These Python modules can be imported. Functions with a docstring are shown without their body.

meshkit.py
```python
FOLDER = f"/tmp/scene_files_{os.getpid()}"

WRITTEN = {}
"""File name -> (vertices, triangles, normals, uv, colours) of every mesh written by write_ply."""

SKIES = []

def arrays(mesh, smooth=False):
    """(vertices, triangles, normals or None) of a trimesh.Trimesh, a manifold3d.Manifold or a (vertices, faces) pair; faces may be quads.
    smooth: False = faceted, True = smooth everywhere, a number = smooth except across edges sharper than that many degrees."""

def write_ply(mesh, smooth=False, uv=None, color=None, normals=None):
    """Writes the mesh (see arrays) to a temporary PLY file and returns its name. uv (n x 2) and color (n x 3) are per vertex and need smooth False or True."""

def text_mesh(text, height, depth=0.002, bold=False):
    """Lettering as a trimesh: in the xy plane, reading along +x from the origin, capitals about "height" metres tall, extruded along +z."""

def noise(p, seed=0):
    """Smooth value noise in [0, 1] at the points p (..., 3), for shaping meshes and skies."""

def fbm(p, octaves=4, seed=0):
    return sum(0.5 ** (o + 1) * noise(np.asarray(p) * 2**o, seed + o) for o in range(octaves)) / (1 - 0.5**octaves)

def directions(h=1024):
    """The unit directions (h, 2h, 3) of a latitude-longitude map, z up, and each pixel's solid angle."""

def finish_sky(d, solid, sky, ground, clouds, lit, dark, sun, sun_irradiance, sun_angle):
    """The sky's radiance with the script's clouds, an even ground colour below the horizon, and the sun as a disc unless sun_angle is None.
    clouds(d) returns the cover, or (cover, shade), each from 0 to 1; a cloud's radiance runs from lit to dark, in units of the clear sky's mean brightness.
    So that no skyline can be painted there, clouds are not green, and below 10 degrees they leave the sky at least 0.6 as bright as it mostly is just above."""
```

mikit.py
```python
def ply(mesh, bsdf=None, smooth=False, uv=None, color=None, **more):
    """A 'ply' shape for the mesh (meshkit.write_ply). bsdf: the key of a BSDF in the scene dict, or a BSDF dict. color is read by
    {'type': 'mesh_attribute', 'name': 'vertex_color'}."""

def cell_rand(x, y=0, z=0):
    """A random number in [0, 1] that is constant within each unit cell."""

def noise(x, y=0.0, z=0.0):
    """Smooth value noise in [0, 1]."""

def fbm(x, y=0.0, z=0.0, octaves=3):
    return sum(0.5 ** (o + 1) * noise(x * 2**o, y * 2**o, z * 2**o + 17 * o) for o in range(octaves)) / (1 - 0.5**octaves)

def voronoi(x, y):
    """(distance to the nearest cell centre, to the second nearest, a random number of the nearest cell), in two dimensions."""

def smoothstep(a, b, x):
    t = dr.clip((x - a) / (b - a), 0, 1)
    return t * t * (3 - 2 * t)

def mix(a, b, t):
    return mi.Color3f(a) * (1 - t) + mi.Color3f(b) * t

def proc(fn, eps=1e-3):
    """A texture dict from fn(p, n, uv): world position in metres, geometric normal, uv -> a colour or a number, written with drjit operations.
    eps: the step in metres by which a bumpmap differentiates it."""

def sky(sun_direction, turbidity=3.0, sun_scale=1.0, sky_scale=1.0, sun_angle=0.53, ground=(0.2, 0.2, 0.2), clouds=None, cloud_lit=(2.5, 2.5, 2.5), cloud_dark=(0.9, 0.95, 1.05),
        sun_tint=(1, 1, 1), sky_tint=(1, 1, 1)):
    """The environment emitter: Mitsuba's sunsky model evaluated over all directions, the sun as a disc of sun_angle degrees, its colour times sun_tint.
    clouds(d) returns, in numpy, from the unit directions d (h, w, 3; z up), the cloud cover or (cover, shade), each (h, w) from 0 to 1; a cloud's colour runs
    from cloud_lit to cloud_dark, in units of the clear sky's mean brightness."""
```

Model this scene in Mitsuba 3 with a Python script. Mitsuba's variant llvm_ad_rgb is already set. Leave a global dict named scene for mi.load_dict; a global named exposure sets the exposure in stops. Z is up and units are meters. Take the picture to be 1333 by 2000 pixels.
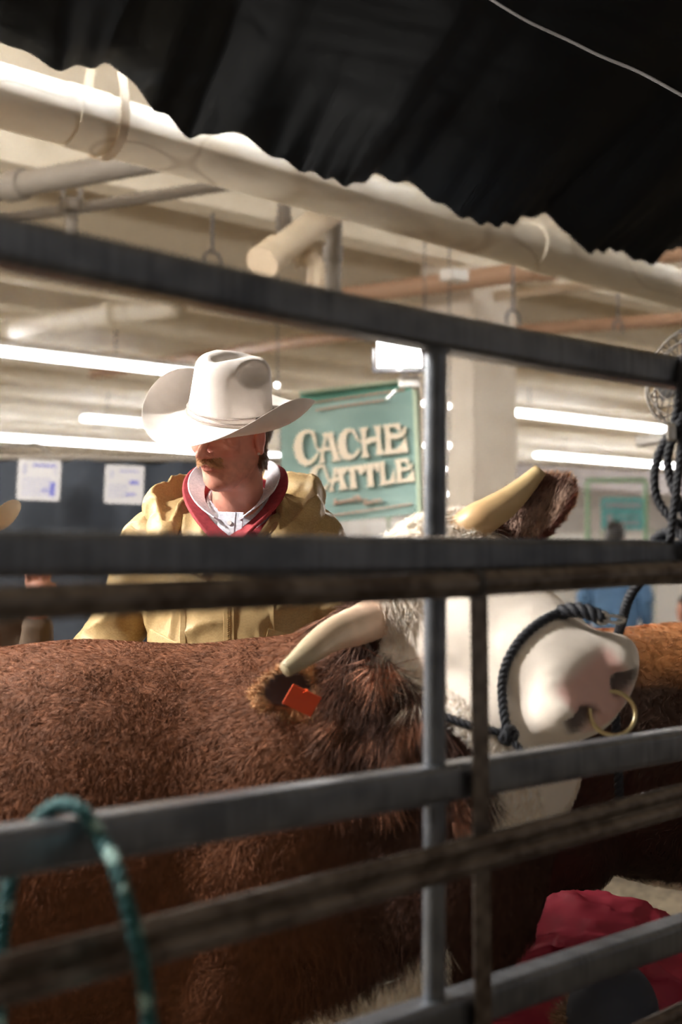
import math, numpy as np, trimesh, mitsuba as mi, mikit, meshkit
import shapely.geometry as sg
from shapely.ops import unary_union

# ------------------------------------------------------------------ camera, lights, exposure
W, HH, F = 1333, 2000, 2778.0
H = 1.42                                   # camera height
PITCH = math.atan(90 / F)
T = mi.ScalarTransform4f
scene, labels = {}, {}
exposure = 0.12
fwd = np.array([0, math.cos(PITCH), math.sin(PITCH)]); upv = np.array([0, -math.sin(PITCH), math.cos(PITCH)])
scene['camera'] = {'type': 'thinlens', 'fov_axis': 'x', 'fov': math.degrees(2 * math.atan(W / 2 / F)), 'aperture_radius': 0.0105, 'focus_distance': 3.2,
                   'near_clip': 0.05, 'far_clip': 200.0,
                   'to_world': T().look_at(origin=[0, 0, H], target=[0, math.cos(PITCH), H + math.sin(PITCH)], up=[0, 0, 1])}
L_TUBE, L_FLOOD, L_KEY, L_FILL = 215.0, 260.0, 640.0, 2.5
WARM = np.array([1.0, 0.93, 0.80]); COOL = np.array([0.80, 0.9, 1.0]); WHITE = np.array([1.0, 0.96, 0.9])

U = np.array([0.714, 0.700, 0]); U /= np.linalg.norm(U)
V = np.array([-U[1], U[0], 0])
Z = np.array([0, 0, 1.0])

def P(px, py, d):
    """the place in the hall at distance d (along y) seen at a pixel"""
    r = fwd + (px - W / 2) / F * np.array([1.0, 0, 0]) + (HH / 2 - py) / F * upv
    r = r * (d / r[1])
    return np.array([r[0], r[1], H + r[2]])

def uv(u, v, z=0.0):
    return u * U + v * V + z * Z

rng = np.random.default_rng(7)

# ------------------------------------------------------------------ helpers
def lab(key, label=None, cat=None, group=None, kind=None):
    d = labels.setdefault(key, {})
    for k, v in (('label', label), ('category', cat), ('group', group), ('kind', kind)):
        if v is not None: d[k] = v

def add(key, mesh, bsdf, smooth=35, color=None, **more):
    if key in scene:
        n = 1
        while f'{key}_{n:03d}' in scene: n += 1
        key = f'{key}_{n:03d}'
    if color is not None: smooth = True
    scene[key] = mikit.ply(mesh, bsdf, smooth=smooth, color=color, **more)
    return key

cat_ = trimesh.util.concatenate
def lin(c):  # sRGB 0-255 -> linear
    c = np.asarray(c, float) / 255
    return np.where(c <= .04045, c / 12.92, ((c + .055) / 1.055) ** 2.4)

def rgb(c): return {'type': 'rgb', 'value': [float(x) for x in c]}

def mat(key, base, rough=.6, metallic=0.0, bump=None, bump_scale=.001, spec=.5, two=True, **kw):
    b = {'type': 'principled', 'base_color': base if isinstance(base, dict) else rgb(base), 'roughness': rough, 'metallic': metallic, 'specular': spec, **kw}
    if bump is not None: b = {'type': 'bumpmap', 'arbitrary': mikit.proc(bump), 'scale': bump_scale, 'bsdf': b}
    scene[key] = {'type': 'twosided', 'bsdf': b} if two else b
    return key

def vcol(key, rough=.7, spec=.3, **kw):
    return mat(key, {'type': 'mesh_attribute', 'name': 'vertex_color'}, rough, spec=spec, **kw)

def resample(pts, step):
    pts = np.asarray(pts, float)
    if len(pts) > 2:
        from scipy.interpolate import CubicSpline
        s = np.r_[0, np.cumsum(np.linalg.norm(np.diff(pts, axis=0), axis=1))]
        n = max(3, int(s[-1] / step) + 1)
        return CubicSpline(s, pts)(np.linspace(0, s[-1], n))
    n = max(2, int(np.linalg.norm(pts[1] - pts[0]) / step) + 1)
    return pts[0] + (pts[1] - pts[0]) * np.linspace(0, 1, n)[:, None]

def frames(pts, up=None):
    t = np.gradient(pts, axis=0); t /= np.linalg.norm(t, axis=1, keepdims=True)
    n = np.zeros_like(t)
    a = np.asarray(up if up is not None else (Z if abs(t[0, 2]) < .9 else [1, 0, 0]), float)
    a = a - t[0] * (a @ t[0]); n[0] = a / np.linalg.norm(a)
    for i in range(1, len(t)):
        a = np.asarray(up, float) if up is not None else n[i - 1]
        a = a - t[i] * (a @ t[i]); n[i] = a / np.linalg.norm(a)
    return t, n, np.cross(t, n)

def sweep(pts, prof, scale=None, up=None, cap=True):
    """closed 2D profile (n,2) along a path; prof x -> binormal, y -> normal(up)"""
    pts = np.asarray(pts, float); m, k = len(pts), len(prof)
    t, n, b = frames(pts, up)
    sc = np.ones(m) if scale is None else np.asarray(scale, float)
    v = pts[:, None] + sc[:, None, None] * (prof[None, :, :1] * b[:, None] + prof[None, :, 1:] * n[:, None])
    v = v.reshape(-1, 3); i, j = np.meshgrid(np.arange(m - 1), np.arange(k), indexing='ij')
    a = i * k + j; c = i * k + (j + 1) % k
    f = np.vstack([np.stack([a, c, a + k], -1).reshape(-1, 3), np.stack([c, c + k, a + k], -1).reshape(-1, 3)])
    if cap:
        v = np.vstack([v, pts[:1], pts[-1:]]); q = m * k
        j = np.arange(k)
        f = np.vstack([f, np.stack([np.full(k, q), (j + 1) % k, j], 1), np.stack([np.full(k, q + 1), (m - 1) * k + j, (m - 1) * k + (j + 1) % k], 1)])
    me = trimesh.Trimesh(v, f, process=False)
    if me.volume < 0: me.invert()
    return me

def circle(r, n=14):
    a = np.linspace(0, 2 * np.pi, n, endpoint=False)
    return np.stack([r * np.cos(a), r * np.sin(a)], 1)

def tube(pts, r, n=14, step=None, cap=True):
    pts = np.asarray(pts, float)
    if step: 
        rr = r
        q = resample(pts, step)
        if np.ndim(r):
            rr = np.interp(np.linspace(0, 1, len(q)), np.linspace(0, 1, len(r)), r)
        pts, r = q, rr
    if np.ndim(r): return sweep(pts, circle(1.0, n), scale=r, cap=cap)
    return sweep(pts, circle(r, n), cap=cap)

def rrect(w, h, r, seg=4):
    p = np.array(sg.box(-w / 2 + r, -h / 2 + r, w / 2 - r, h / 2 - r).buffer(r, quad_segs=seg).exterior.coords)[:-1]
    return p

def bar(p0, p1, w, h, r=None, up=(0, 0, 1), step=None):
    pts = np.array([p0, p1], float) if step is None else resample([p0, p1], step)
    return sweep(pts, rrect(w, h, r or min(w, h) * .15), up=up)

def box(c, s, ax=None, r=None):
    """rounded box at c, size s, axes rows ax"""
    c, s = np.asarray(c, float), np.asarray(s, float)
    ax = np.eye(3) if ax is None else np.asarray(ax, float)
    r = r if r is not None else min(s) * .12
    import manifold3d as m3
    sp = trimesh.creation.icosphere(1, r)
    pts = np.vstack([sp.vertices + np.array([x, y, z]) * (s / 2 - r) for x in (-1, 1) for y in (-1, 1) for z in (-1, 1)])
    h = trimesh.convex.convex_hull(pts)
    v = h.vertices @ ax + c
    return trimesh.Trimesh(v, h.faces if np.linalg.det(ax) > 0 else h.faces[:, ::-1], process=False)

def rope(pts, R, step=.006, pitch=.05, strands=3, n=7):
    c = resample(pts, step)
    s = np.r_[0, np.cumsum(np.linalg.norm(np.diff(c, axis=0), axis=1))]
    t, nn, b = frames(c)
    out = []
    for k in range(strands):
        a = s / pitch * 2 * np.pi + k * 2 * np.pi / strands
        out.append(tube(c + .5 * R * (np.cos(a)[:, None] * nn + np.sin(a)[:, None] * b), .54 * R, n))
    return cat_(out)

def ribbon(pts, wdir, width, thick, step=.008, n0=None):
    """flat strip along pts, its width along wdir (vec or per point)"""
    c = resample(pts, step)
    w = np.asarray(wdir, float)
    if w.ndim == 2:
        x = np.linspace(0, 1, len(w)); q = np.linspace(0, 1, len(c)); w = np.stack([np.interp(q, x, w[:, i]) for i in range(3)], 1)
    else: w = np.repeat(w[None], len(c), 0)
    t = np.gradient(c, axis=0); t /= np.linalg.norm(t, axis=1, keepdims=True)
    w = w - t * (w * t).sum(1, keepdims=True); w /= np.linalg.norm(w, axis=1, keepdims=True)
    b = np.cross(t, w)
    prof = rrect(thick, width, thick * .45, 3); k = len(prof); m = len(c)
    v = (c[:, None] + prof[None, :, :1] * b[:, None] + prof[None, :, 1:] * w[:, None]).reshape(-1, 3)
    i, j = np.meshgrid(np.arange(m - 1), np.arange(k), indexing='ij'); a = i * k + j; d = i * k + (j + 1) % k
    f = np.vstack([np.stack([a, d, a + k], -1).reshape(-1, 3), np.stack([d, d + k, a + k], -1).reshape(-1, 3)])
    j = np.arange(k); v = np.vstack([v, c[:1], c[-1:]]); q = m * k
    f = np.vstack([f, np.stack([np.full(k, q), (j + 1) % k, j], 1), np.stack([np.full(k, q + 1), (m - 1) * k + j, (m - 1) * k + (j + 1) % k], 1)])
    me = trimesh.Trimesh(v, f, process=False)
    if me.volume < 0: me.invert()
    return me

# ---- signed distance modelling, meshed with surface nets
def smin(a, b, k):
    h = np.clip(.5 + .5 * (b - a) / k, 0, 1)
    return b + (a - b) * h - k * h * (1 - h)
def smax(a, b, k): return -smin(-a, -b, k)
def cone(p, a, b, ra, rb):
    a, b = np.asarray(a, float), np.asarray(b, float); d = b - a
    t = np.clip(((p - a) @ d) / max(d @ d, 1e-12), 0, 1)
    return np.linalg.norm(p - a - t[:, None] * d, axis=1) - (ra + (rb - ra) * t)
def ell(p, c, r, ax=None):
    q = p - np.asarray(c, float)
    if ax is not None: q = q @ np.asarray(ax, float).T
    r = np.asarray(r, float)
    k0 = np.linalg.norm(q / r, axis=1); k1 = np.linalg.norm(q / r ** 2, axis=1)
    return np.where(k1 > 1e-9, k0 * (k0 - 1) / np.maximum(k1, 1e-9), -r.min())
def chain(p, pts, rs, k):
    d = None
    for i in range(len(pts) - 1):
        e = cone(p, pts[i], pts[i + 1], rs[i], rs[i + 1])
        d = e if d is None else smin(d, e, k)
    return d

def surf(f, lo, hi, h, newton=2):
    lo, hi = np.asarray(lo, float), np.asarray(hi, float)
    n = (np.ceil((hi - lo) / h / 4) * 4).astype(int) + 1
    nc = (n - 1) // 4 + 1
    g = np.stack(np.meshgrid(*[np.arange(k) for k in nc], indexing='ij'), -1).reshape(-1, 3)
    vc = f(lo + g * (4 * h)).reshape(nc)
    near = np.abs(vc) < 4 * h * 3.2
    a = np.repeat(np.repeat(np.repeat(vc, 4, 0), 4, 1), 4, 2)[2:2 + n[0], 2:2 + n[1], 2:2 + n[2]]
    m = np.repeat(np.repeat(np.repeat(near, 4, 0), 4, 1), 4, 2)[2:2 + n[0], 2:2 + n[1], 2:2 + n[2]]
    val = np.full(n, 1.0); msk = np.zeros(n, bool)
    val[:a.shape[0], :a.shape[1], :a.shape[2]] = a; msk[:a.shape[0], :a.shape[1], :a.shape[2]] = m
    idx = np.argwhere(msk)
    for s in range(0, len(idx), 400000):
        q = idx[s:s + 400000]; val[q[:, 0], q[:, 1], q[:, 2]] = f(lo + q * h)
    val[0], val[-1], val[:, 0], val[:, -1], val[:, :, 0], val[:, :, -1] = [np.maximum(x, 1e-4) for x in (val[0], val[-1], val[:, 0], val[:, -1], val[:, :, 0], val[:, :, -1])]
    ins = val < 0
    c = np.stack([ins[i:n[0] - 1 + i, j:n[1] - 1 + j, k:n[2] - 1 + k] for i in (0, 1) for j in (0, 1) for k in (0, 1)])
    cell = c.any(0) & ~c.all(0)
    ci = np.argwhere(cell); ids = np.full(cell.shape, -1); ids[cell] = np.arange(len(ci))
    acc = np.zeros((len(ci), 3)); cnt = np.zeros(len(ci))
    cor = np.array([(i, j, k) for i in (0, 1) for j in (0, 1) for k in (0, 1)])
    vals = np.stack([val[ci[:, 0] + o[0], ci[:, 1] + o[1], ci[:, 2] + o[2]] for o in cor], 1)
    for x in range(8):
        for y in range(x + 1, 8):
            if np.abs(cor[x] - cor[y]).sum() != 1: continue
            cr = (vals[:, x] < 0) != (vals[:, y] < 0)
            t = np.where(cr, vals[:, x] / np.where(cr, vals[:, x] - vals[:, y], 1), 0)
            acc += np.where(cr[:, None], cor[x] + t[:, None] * (cor[y] - cor[x]), 0); cnt += cr
    v = lo + (ci + acc / cnt[:, None]) * h
    quads = []
    for ax in range(3):
        o = [0, 0, 0]; o[ax] = 1
        A = ins[:n[0] - o[0], :n[1] - o[1], :n[2] - o[2]]; B = ins[o[0]:, o[1]:, o[2]:]
        e = np.argwhere(A != B); fl = A[e[:, 0], e[:, 1], e[:, 2]]
        b, c2 = (ax + 1) % 3, (ax + 2) % 3
        ok = (e[:, b] > 0) & (e[:, c2] > 0) & (e[:, b] < n[b] - 1) & (e[:, c2] < n[c2] - 1); e, fl = e[ok], fl[ok]
        def at(db, dc):
            q = e.copy(); q[:, b] -= db; q[:, c2] -= dc
            return ids[q[:, 0], q[:, 1], q[:, 2]]
        q = np.stack([at(1, 1), at(0, 1), at(0, 0), at(1, 0)], 1)
        q[~fl] = q[~fl][:, ::-1]; quads.append(q)
    q = np.vstack(quads)
    fc = np.vstack([q[:, [0, 1, 2]], q[:, [0, 2, 3]]])
    for _ in range(newton):
        e = h * .25; d = f(v)
        gr = np.stack([f(v + e * np.eye(3)[i]) - f(v - e * np.eye(3)[i]) for i in range(3)], 1) / (2 * e)
        g2 = np.maximum((gr ** 2).sum(1), .2)
        v = v - np.clip(d / g2, -h, h)[:, None] * gr
    return trimesh.Trimesh(v, fc, process=False)

def vnormals(m): return meshkit.arrays(m, True)[2]

def blades(roots, nrm, tdir, length, width, colors, lift=.35, droop=0.0, nblend=.75):
    """hair: one three-triangle blade per root; returns a ply dict maker's arrays"""
    n = len(roots); L = np.asarray(length)[:, None]; w = np.asarray(width)
    w = (w if np.ndim(w) else np.full(n, w))[:, None]
    side = np.cross(tdir, nrm + .6 * rng.normal(size=(n, 3))); side /= np.maximum(np.linalg.norm(side, axis=1, keepdims=True), 1e-9)
    mid = roots + L * (.55 * tdir + lift * .9 * nrm); tip = roots + L * (1.0 * tdir + lift * 1.2 * nrm) + np.array([0, 0, -1.]) * (droop * L)
    v = np.stack([roots - side * w / 2, roots + side * w / 2, mid + side * w * .42, mid - side * w * .42, tip], 1).reshape(-1, 3)
    f = (np.arange(n)[:, None, None] * 5 + np.array([[0, 1, 2], [0, 2, 3], [3, 2, 4]])[None]).reshape(-1, 3)
    N = np.repeat(nrm, 5, 0).reshape(n, 5, 3) * nblend
    N[:, 2:4] += .25 * tdir[:, None] * (1 - nblend) * 2; N += (.25 * rng.normal(size=(n, 1, 3)))
    N = N.reshape(-1, 3); N /= np.linalg.norm(N, axis=1, keepdims=True)
    c = np.repeat(colors, 5, 0)
    return v, f, N, c

def add_blades(key, arr, bsdf):
    v, f, N, c = arr
    scene[key] = {'type': 'ply', 'filename': meshkit.write_ply((v, f), False, None, c, normals=N), 'face_normals': False, 'bsdf': {'type': 'ref', 'id': bsdf}}
    return key

def sample(mesh, n, mask=None, seed=0):
    r = np.random.default_rng(seed)
    tri = mesh.triangles; nf = vnormals(mesh)
    cen = tri.mean(1); A = mesh.area_faces.copy()
    if mask is not None: A = A * mask(cen, mesh.face_normals)
    c = np.cumsum(A); fi = np.searchsorted(c, r.random(n) * c[-1]); fi = np.minimum(fi, len(A) - 1)
    a, b = r.random(n), r.random(n); s = a + b > 1; a[s], b[s] = 1 - a[s], 1 - b[s]
    bc = np.stack([1 - a - b, a, b], 1)
    p = (tri[fi] * bc[:, :, None]).sum(1); N = (nf[mesh.faces[fi]] * bc[:, :, None]).sum(1)
    return p, N / np.linalg.norm(N, axis=1, keepdims=True), fi, bc

def tangent(v, n):
    v = v - n * (v * n).sum(1, keepdims=True)
    return v / np.maximum(np.linalg.norm(v, axis=1, keepdims=True), 1e-9)

def nz(p, s, seed=0, o=3): return meshkit.fbm(np.asarray(p) * s, o, seed)

# ------------------------------------------------------------------ materials
from mikit import proc, noise, fbm, mix, smoothstep
def steel_fn(p, n, uvv):
    a = fbm(p.x * 9, p.y * 9, p.z * 14); s = noise(p.x * 260 + p.y * 260, p.z * 12.0, 3.0); b = noise(p.x * 40, p.y * 40, p.z * 40)
    return mix([.085, .096, .118], [.20, .218, .25], smoothstep(.25, .8, a * .6 + s * .25 + b * .25))
mat('steel_galvanised', proc(steel_fn), .38, .85, spec=.5)
def worn_fn(p, n, uvv):
    a = fbm(p.x * 13, p.y * 13, p.z * 13); b = noise(p.x * 70, p.y * 70, p.z * 70)
    return mix([.075, .058, .05], [.20, .175, .16], smoothstep(.3, .75, a * .7 + b * .35))
mat('steel_worn', proc(worn_fn), .38, .8, spec=.5)
def conc(lo, hi):
    def fn(p, n, uvv):
        return mix(lo, hi, smoothstep(.2, .8, fbm(p.x * 1.3, p.y * 1.3, p.z * 1.3) * .7 + noise(p.x * 9, p.y * 9, p.z * 9) * .3))
    return proc(fn)
mat('concrete_cream', conc([.58, .50, .40], [.70, .62, .51]), .9, spec=.2)
mat('concrete_stem', conc([.66, .59, .48], [.78, .71, .60]), .9, spec=.2)
mat('wall_paint', conc([.60, .56, .52], [.72, .67, .63]), .9, spec=.2)
def floor_fn(p, n, uvv):
    return mix([.06, .05, .038], [.17, .14, .10], smoothstep(.25, .75, fbm(p.x * 3, p.y * 3, 0) * .5 + noise(p.x * 60, p.y * 60, 1) * .5))
mat('bedding', proc(floor_fn), .95, spec=.1)
def pipe_fn(p, n, uvv):
    a = fbm(p.x * 2.2, p.y * 2.2, p.z * 7); c = dr_abs(noise(p.x * 3, p.y * 3, p.z * 6) - .5)
    return mix([.42, .34, .25], [.80, .73, .61], smoothstep(.15, .5, a) * (.45 + .55 * smoothstep(.0, .022, c)))
import drjit as dr
dr_abs = dr.abs
mat('pipe_cream', proc(pipe_fn), .8, spec=.2)
mat('pipe_grey', [.16, .14, .12], .6)
mat('pipe_tan', [.50, .40, .29], .6)
mat('pipe_rust', [.36, .22, .14], .7)
mat('black_cloth', [.012, .0145, .018], .42, spec=.5)
def tarp_fn(p, n, uvv):
    a = noise(p.x * 6 - p.y * 6, p.z * 60, 2.0)
    return a
scene['black_tarp'] = {'type': 'twosided', 'bsdf': {'type': 'bumpmap', 'arbitrary': proc(tarp_fn), 'scale': .004, 'bsdf': {'type': 'roughplastic', 'diffuse_reflectance': rgb([.0075, .0095, .0125]), 'specular_reflectance': .06, 'alpha': .3}}}
mat('navy_cloth', [.028, .034, .046], .85, spec=.2)
mat('white_plain', [.82, .80, .78], .8)
mat('paper', [.40, .395, .42], .8)
mat('blue_print', [.09, .10, .33], .8)
mat('pale_print', [.24, .25, .37], .8)
def banner_fn(p, n, uvv):
    return mix([.215, .335, .32], [.28, .405, .385], smoothstep(.2, .8, fbm(p.x * 7, p.y * 7, p.z * 9)))
mat('banner_teal', proc(banner_fn), .75, spec=.3)
mat('banner_back', [.10, .27, .22], .75)
mat('cream_print', [.80, .70, .56], .8)
mat('pink_print', [.55, .36, .28], .8)
mat('sage_metal', [.33, .40, .30], .5)
mat('green_metal', [.22, .36, .22], .5)
mat('sign_teal', [.09, .36, .36], .7)
mat('dark_plastic', [.03, .03, .034], .45)
mat('black_rope', [.013, .015, .021], .7, spec=.35)
def teal_fn(p, n, uvv):
    k = noise(p.x * 55, p.y * 55, p.z * 42)
    return mix([.006, .085, .095], [.34, .52, .50], smoothstep(.66, .74, k))
mat('teal_rope', proc(teal_fn), .7)
mat('chrome', [.75, .72, .68], .18, 1.0)
mat('brass', [.72, .60, .33], .25, 1.0)
mat('wire_grey', [.075, .07, .07], .6)
mat('fan_wire', [.16, .145, .13], .4, .6)
# ------------------------------------------------------------------ the hall
UL, UR, VN, VF, ZC = -14.0, 34.0, -7.0, 24.0, 4.0
def slab(u0, u1, v0, v1, z0, z1):
    return box(uv((u0 + u1) / 2, (v0 + v1) / 2, (z0 + z1) / 2), [u1 - u0, v1 - v0, z1 - z0], [U, V, Z], r=.01)
add('floor', slab(UL, UR, VN, VF, -.2, 0), 'bedding'); lab('floor', 'tan floor strewn with bedding', kind='structure')
add('ceiling', slab(UL, UR, VN, VF, ZC, ZC + .2), 'concrete_cream'); lab('ceiling', 'cream concrete ceiling slab with hanging stems', kind='structure')
for i in range(14):
    v = 5.95 + 1.22 * i
    add('ceiling__stem', slab(UL + .1, UR - .1, v, v + .2, 3.32, ZC - .002), 'concrete_stem')
mat('wall_dark', [.24, .24, .25], .9)
for nm, a in (('wall_back', (UL, UR, VF, VF + .2)), ('wall_front', (UL, UR, VN - .2, VN)), ('wall_left', (UL - .2, UL, VN, VF)), ('wall_right', (UR, UR + .2, VN, VF))):
    add(nm, slab(*a, 0, ZC), 'wall_dark' if nm == 'wall_front' else 'wall_paint'); lab(nm, kind='structure')

def emit(key, mesh, L, color, weight=1.0):
    scene[key] = mikit.ply(mesh, 'white_plain', smooth=False, emitter={'type': 'area', 'radiance': rgb(np.asarray(color) * L), 'sampling_weight': float(weight)})

def fixture(name, p0, p1, label, group=None, L=L_TUBE, col=WHITE, ends=True, weight=1.0):
    """batten fluorescent: pale housing above, two glowing tubes below, rods to the ceiling"""
    p0, p1 = np.asarray(p0, float), np.asarray(p1, float); d = (p1 - p0) / np.linalg.norm(p1 - p0); s = np.cross(d, Z); s /= np.linalg.norm(s)
    n = 0; key = name
    while key + '__housing' in scene: n += 1; key = f'{name}_{n:03d}'
    add(key + '__housing', bar(p0 + Z * .055, p1 + Z * .055, .11, .05, .01), 'white_plain')
    for q in (-.03, .03):
        k = key + '__tube' + ('' if q < 0 else '_001')
        emit(k, tube([p0 + s * q + d * .03, p1 + s * q - d * .03], .019, 8), L, col, weight)
    for q in ((.15, .85) if ends else ()):
        c = p0 + (p1 - p0) * q
        add(key + '__rod', tube([c + Z * .075, [c[0], c[1], ZC]], .006, 6), 'wire_grey')
    lab(key, label, 'ceiling light', group)
    return key

def by_height(px, py, z):
    r = P(px, py, 1.0) - np.array([0, 0, H]); return np.array([0, 0, H]) + r * ((z - H) / r[2])
def tube_px(px, py, z, length, back=0.0):
    c = by_height(px, py, z); return c - U * back, c + U * length

FL = 3.02
a = tube_px(300, 722, FL, 0.6, 6.0)
fixture('fluorescent_light', *a, 'brightest long fluorescent batten behind the crown of the white cowboy hat, upper left')
a = tube_px(160, 817, FL, 2.4); fixture('fluorescent_light', *a, 'short fluorescent batten whose end shows left of the hat brim')
a = tube_px(0, 855, FL, 7.0, 3.0); fixture('fluorescent_light', *a, 'long low fluorescent batten just above the dark curtain on the left')
a = tube_px(975, 803, FL, 3.6); fixture('fluorescent_light', *a, 'upper of the two bare fluorescent battens right of the column')
a = tube_px(1048, 889, FL, 4.8); fixture('fluorescent_light', *a, 'lower of the two bare fluorescent battens right of the column')
a = tube_px(1000, 915, FL, 2.0); fixture('fluorescent_light', *a, 'farthest small fluorescent glow by the tip of the raised horn')
# unseen lamps: added key, pipe and fill lights, then more of the same grid
def flood(name, c, aim, w, h, L, label, col=WHITE, stand=True, d=.06, weight=5.0, case='dark_plastic'):
    c = np.asarray(c, float); a = np.asarray(aim, float) - c; a /= np.linalg.norm(a); s = np.cross(a, Z); s /= np.linalg.norm(s); t = np.cross(s, a)
    add(name + '__housing', box(c - a * d / 2, [w * .99, h * .99, d], [s, t, a], .008), case)
    emit(name + '__lamp', box(c + a * .004, [w, h, .006], [s, t, a], .002), L, col, weight)
    for q in (-1, 1): add(name + '__bracket', tube([c - a * d / 2 + s * q * w * .6, c - a * d / 2 + s * q * w * .6 - t * h * .75], .006, 8), 'dark_plastic')
    add(name + '__yoke', tube([c - a * d / 2 - s * w * .62 - t * h * .75, c - a * d / 2 + s * w * .62 - t * h * .75], .008, 8), 'dark_plastic')
    if stand:
        q = c - a * d / 2 - t * h * .75
        add(name + '__pole', tube([q, [q[0], q[1], .02]], .014, 12), 'dark_plastic')
        for k in range(3):
            an = k * 2.09 + .4; e = np.array([math.cos(an), math.sin(an), 0]); g = np.array([q[0], q[1], 0])
            add(name + '__leg', tube([g + Z * .45, g + e * .32 + Z * .012], .010, 8), 'dark_plastic')
    lab(name, label, 'work light')
flood('work_light_001', (-2.6, 2.3, 3.4), (.1, 2.9, 1.4), .36, .26, L_KEY, 'unseen key light added on a tall pole beyond the left edge', weight=14.0)  # lamp added outside the frame to give the key light from upper left
fixture('fluorescent_light', uv(-1.2, 5.05, 3.1), uv(1.6, 5.05, 3.1), 'fluorescent batten beyond the pipe over the pens', 'battens over the pens', L=L_TUBE * 2.4, col=WARM, weight=3.0)
fixture('fluorescent_light', uv(1.3, 3.62, 3.55), uv(3.9, 3.62, 3.55), 'unseen batten added above the black tarp to brighten the left end of the drain pipe', 'battens over the pens', L=L_TUBE * .55, weight=1.5)  # hidden lamp added to give the pipe top its highlight
fixture('fluorescent_light', uv(6.4, 3.62, 3.55), uv(8.6, 3.62, 3.55), 'unseen batten added above the black tarp to brighten the right end of the drain pipe', 'battens over the pens', L=L_TUBE * .6, weight=1.5)  # second hidden lamp, added to brighten the far stretch of pipe
fixture('fluorescent_light', uv(1.2, -2.5, 3.0), uv(3.4, -2.5, 3.0), 'unseen dim cool batten added as fill over the near aisle', 'battens over the pens', L=L_FILL, col=COOL, ends=True)  # weak fill lamp added behind the viewer for the flank
for i, (u0, v0) in enumerate(((-6, 9.5), (-6, 14.5), (0, 19.0), (14, 4.5), (18, 6.0), (22, 8.0), (25, 11.0))):
    fixture('fluorescent_light', uv(u0, v0, FL), uv(u0 + 3.6, v0, FL), 'fluorescent batten over the far pens outside the picture', 'battens over the far pens', L=L_TUBE * 2.5, weight=1.0)

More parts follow.
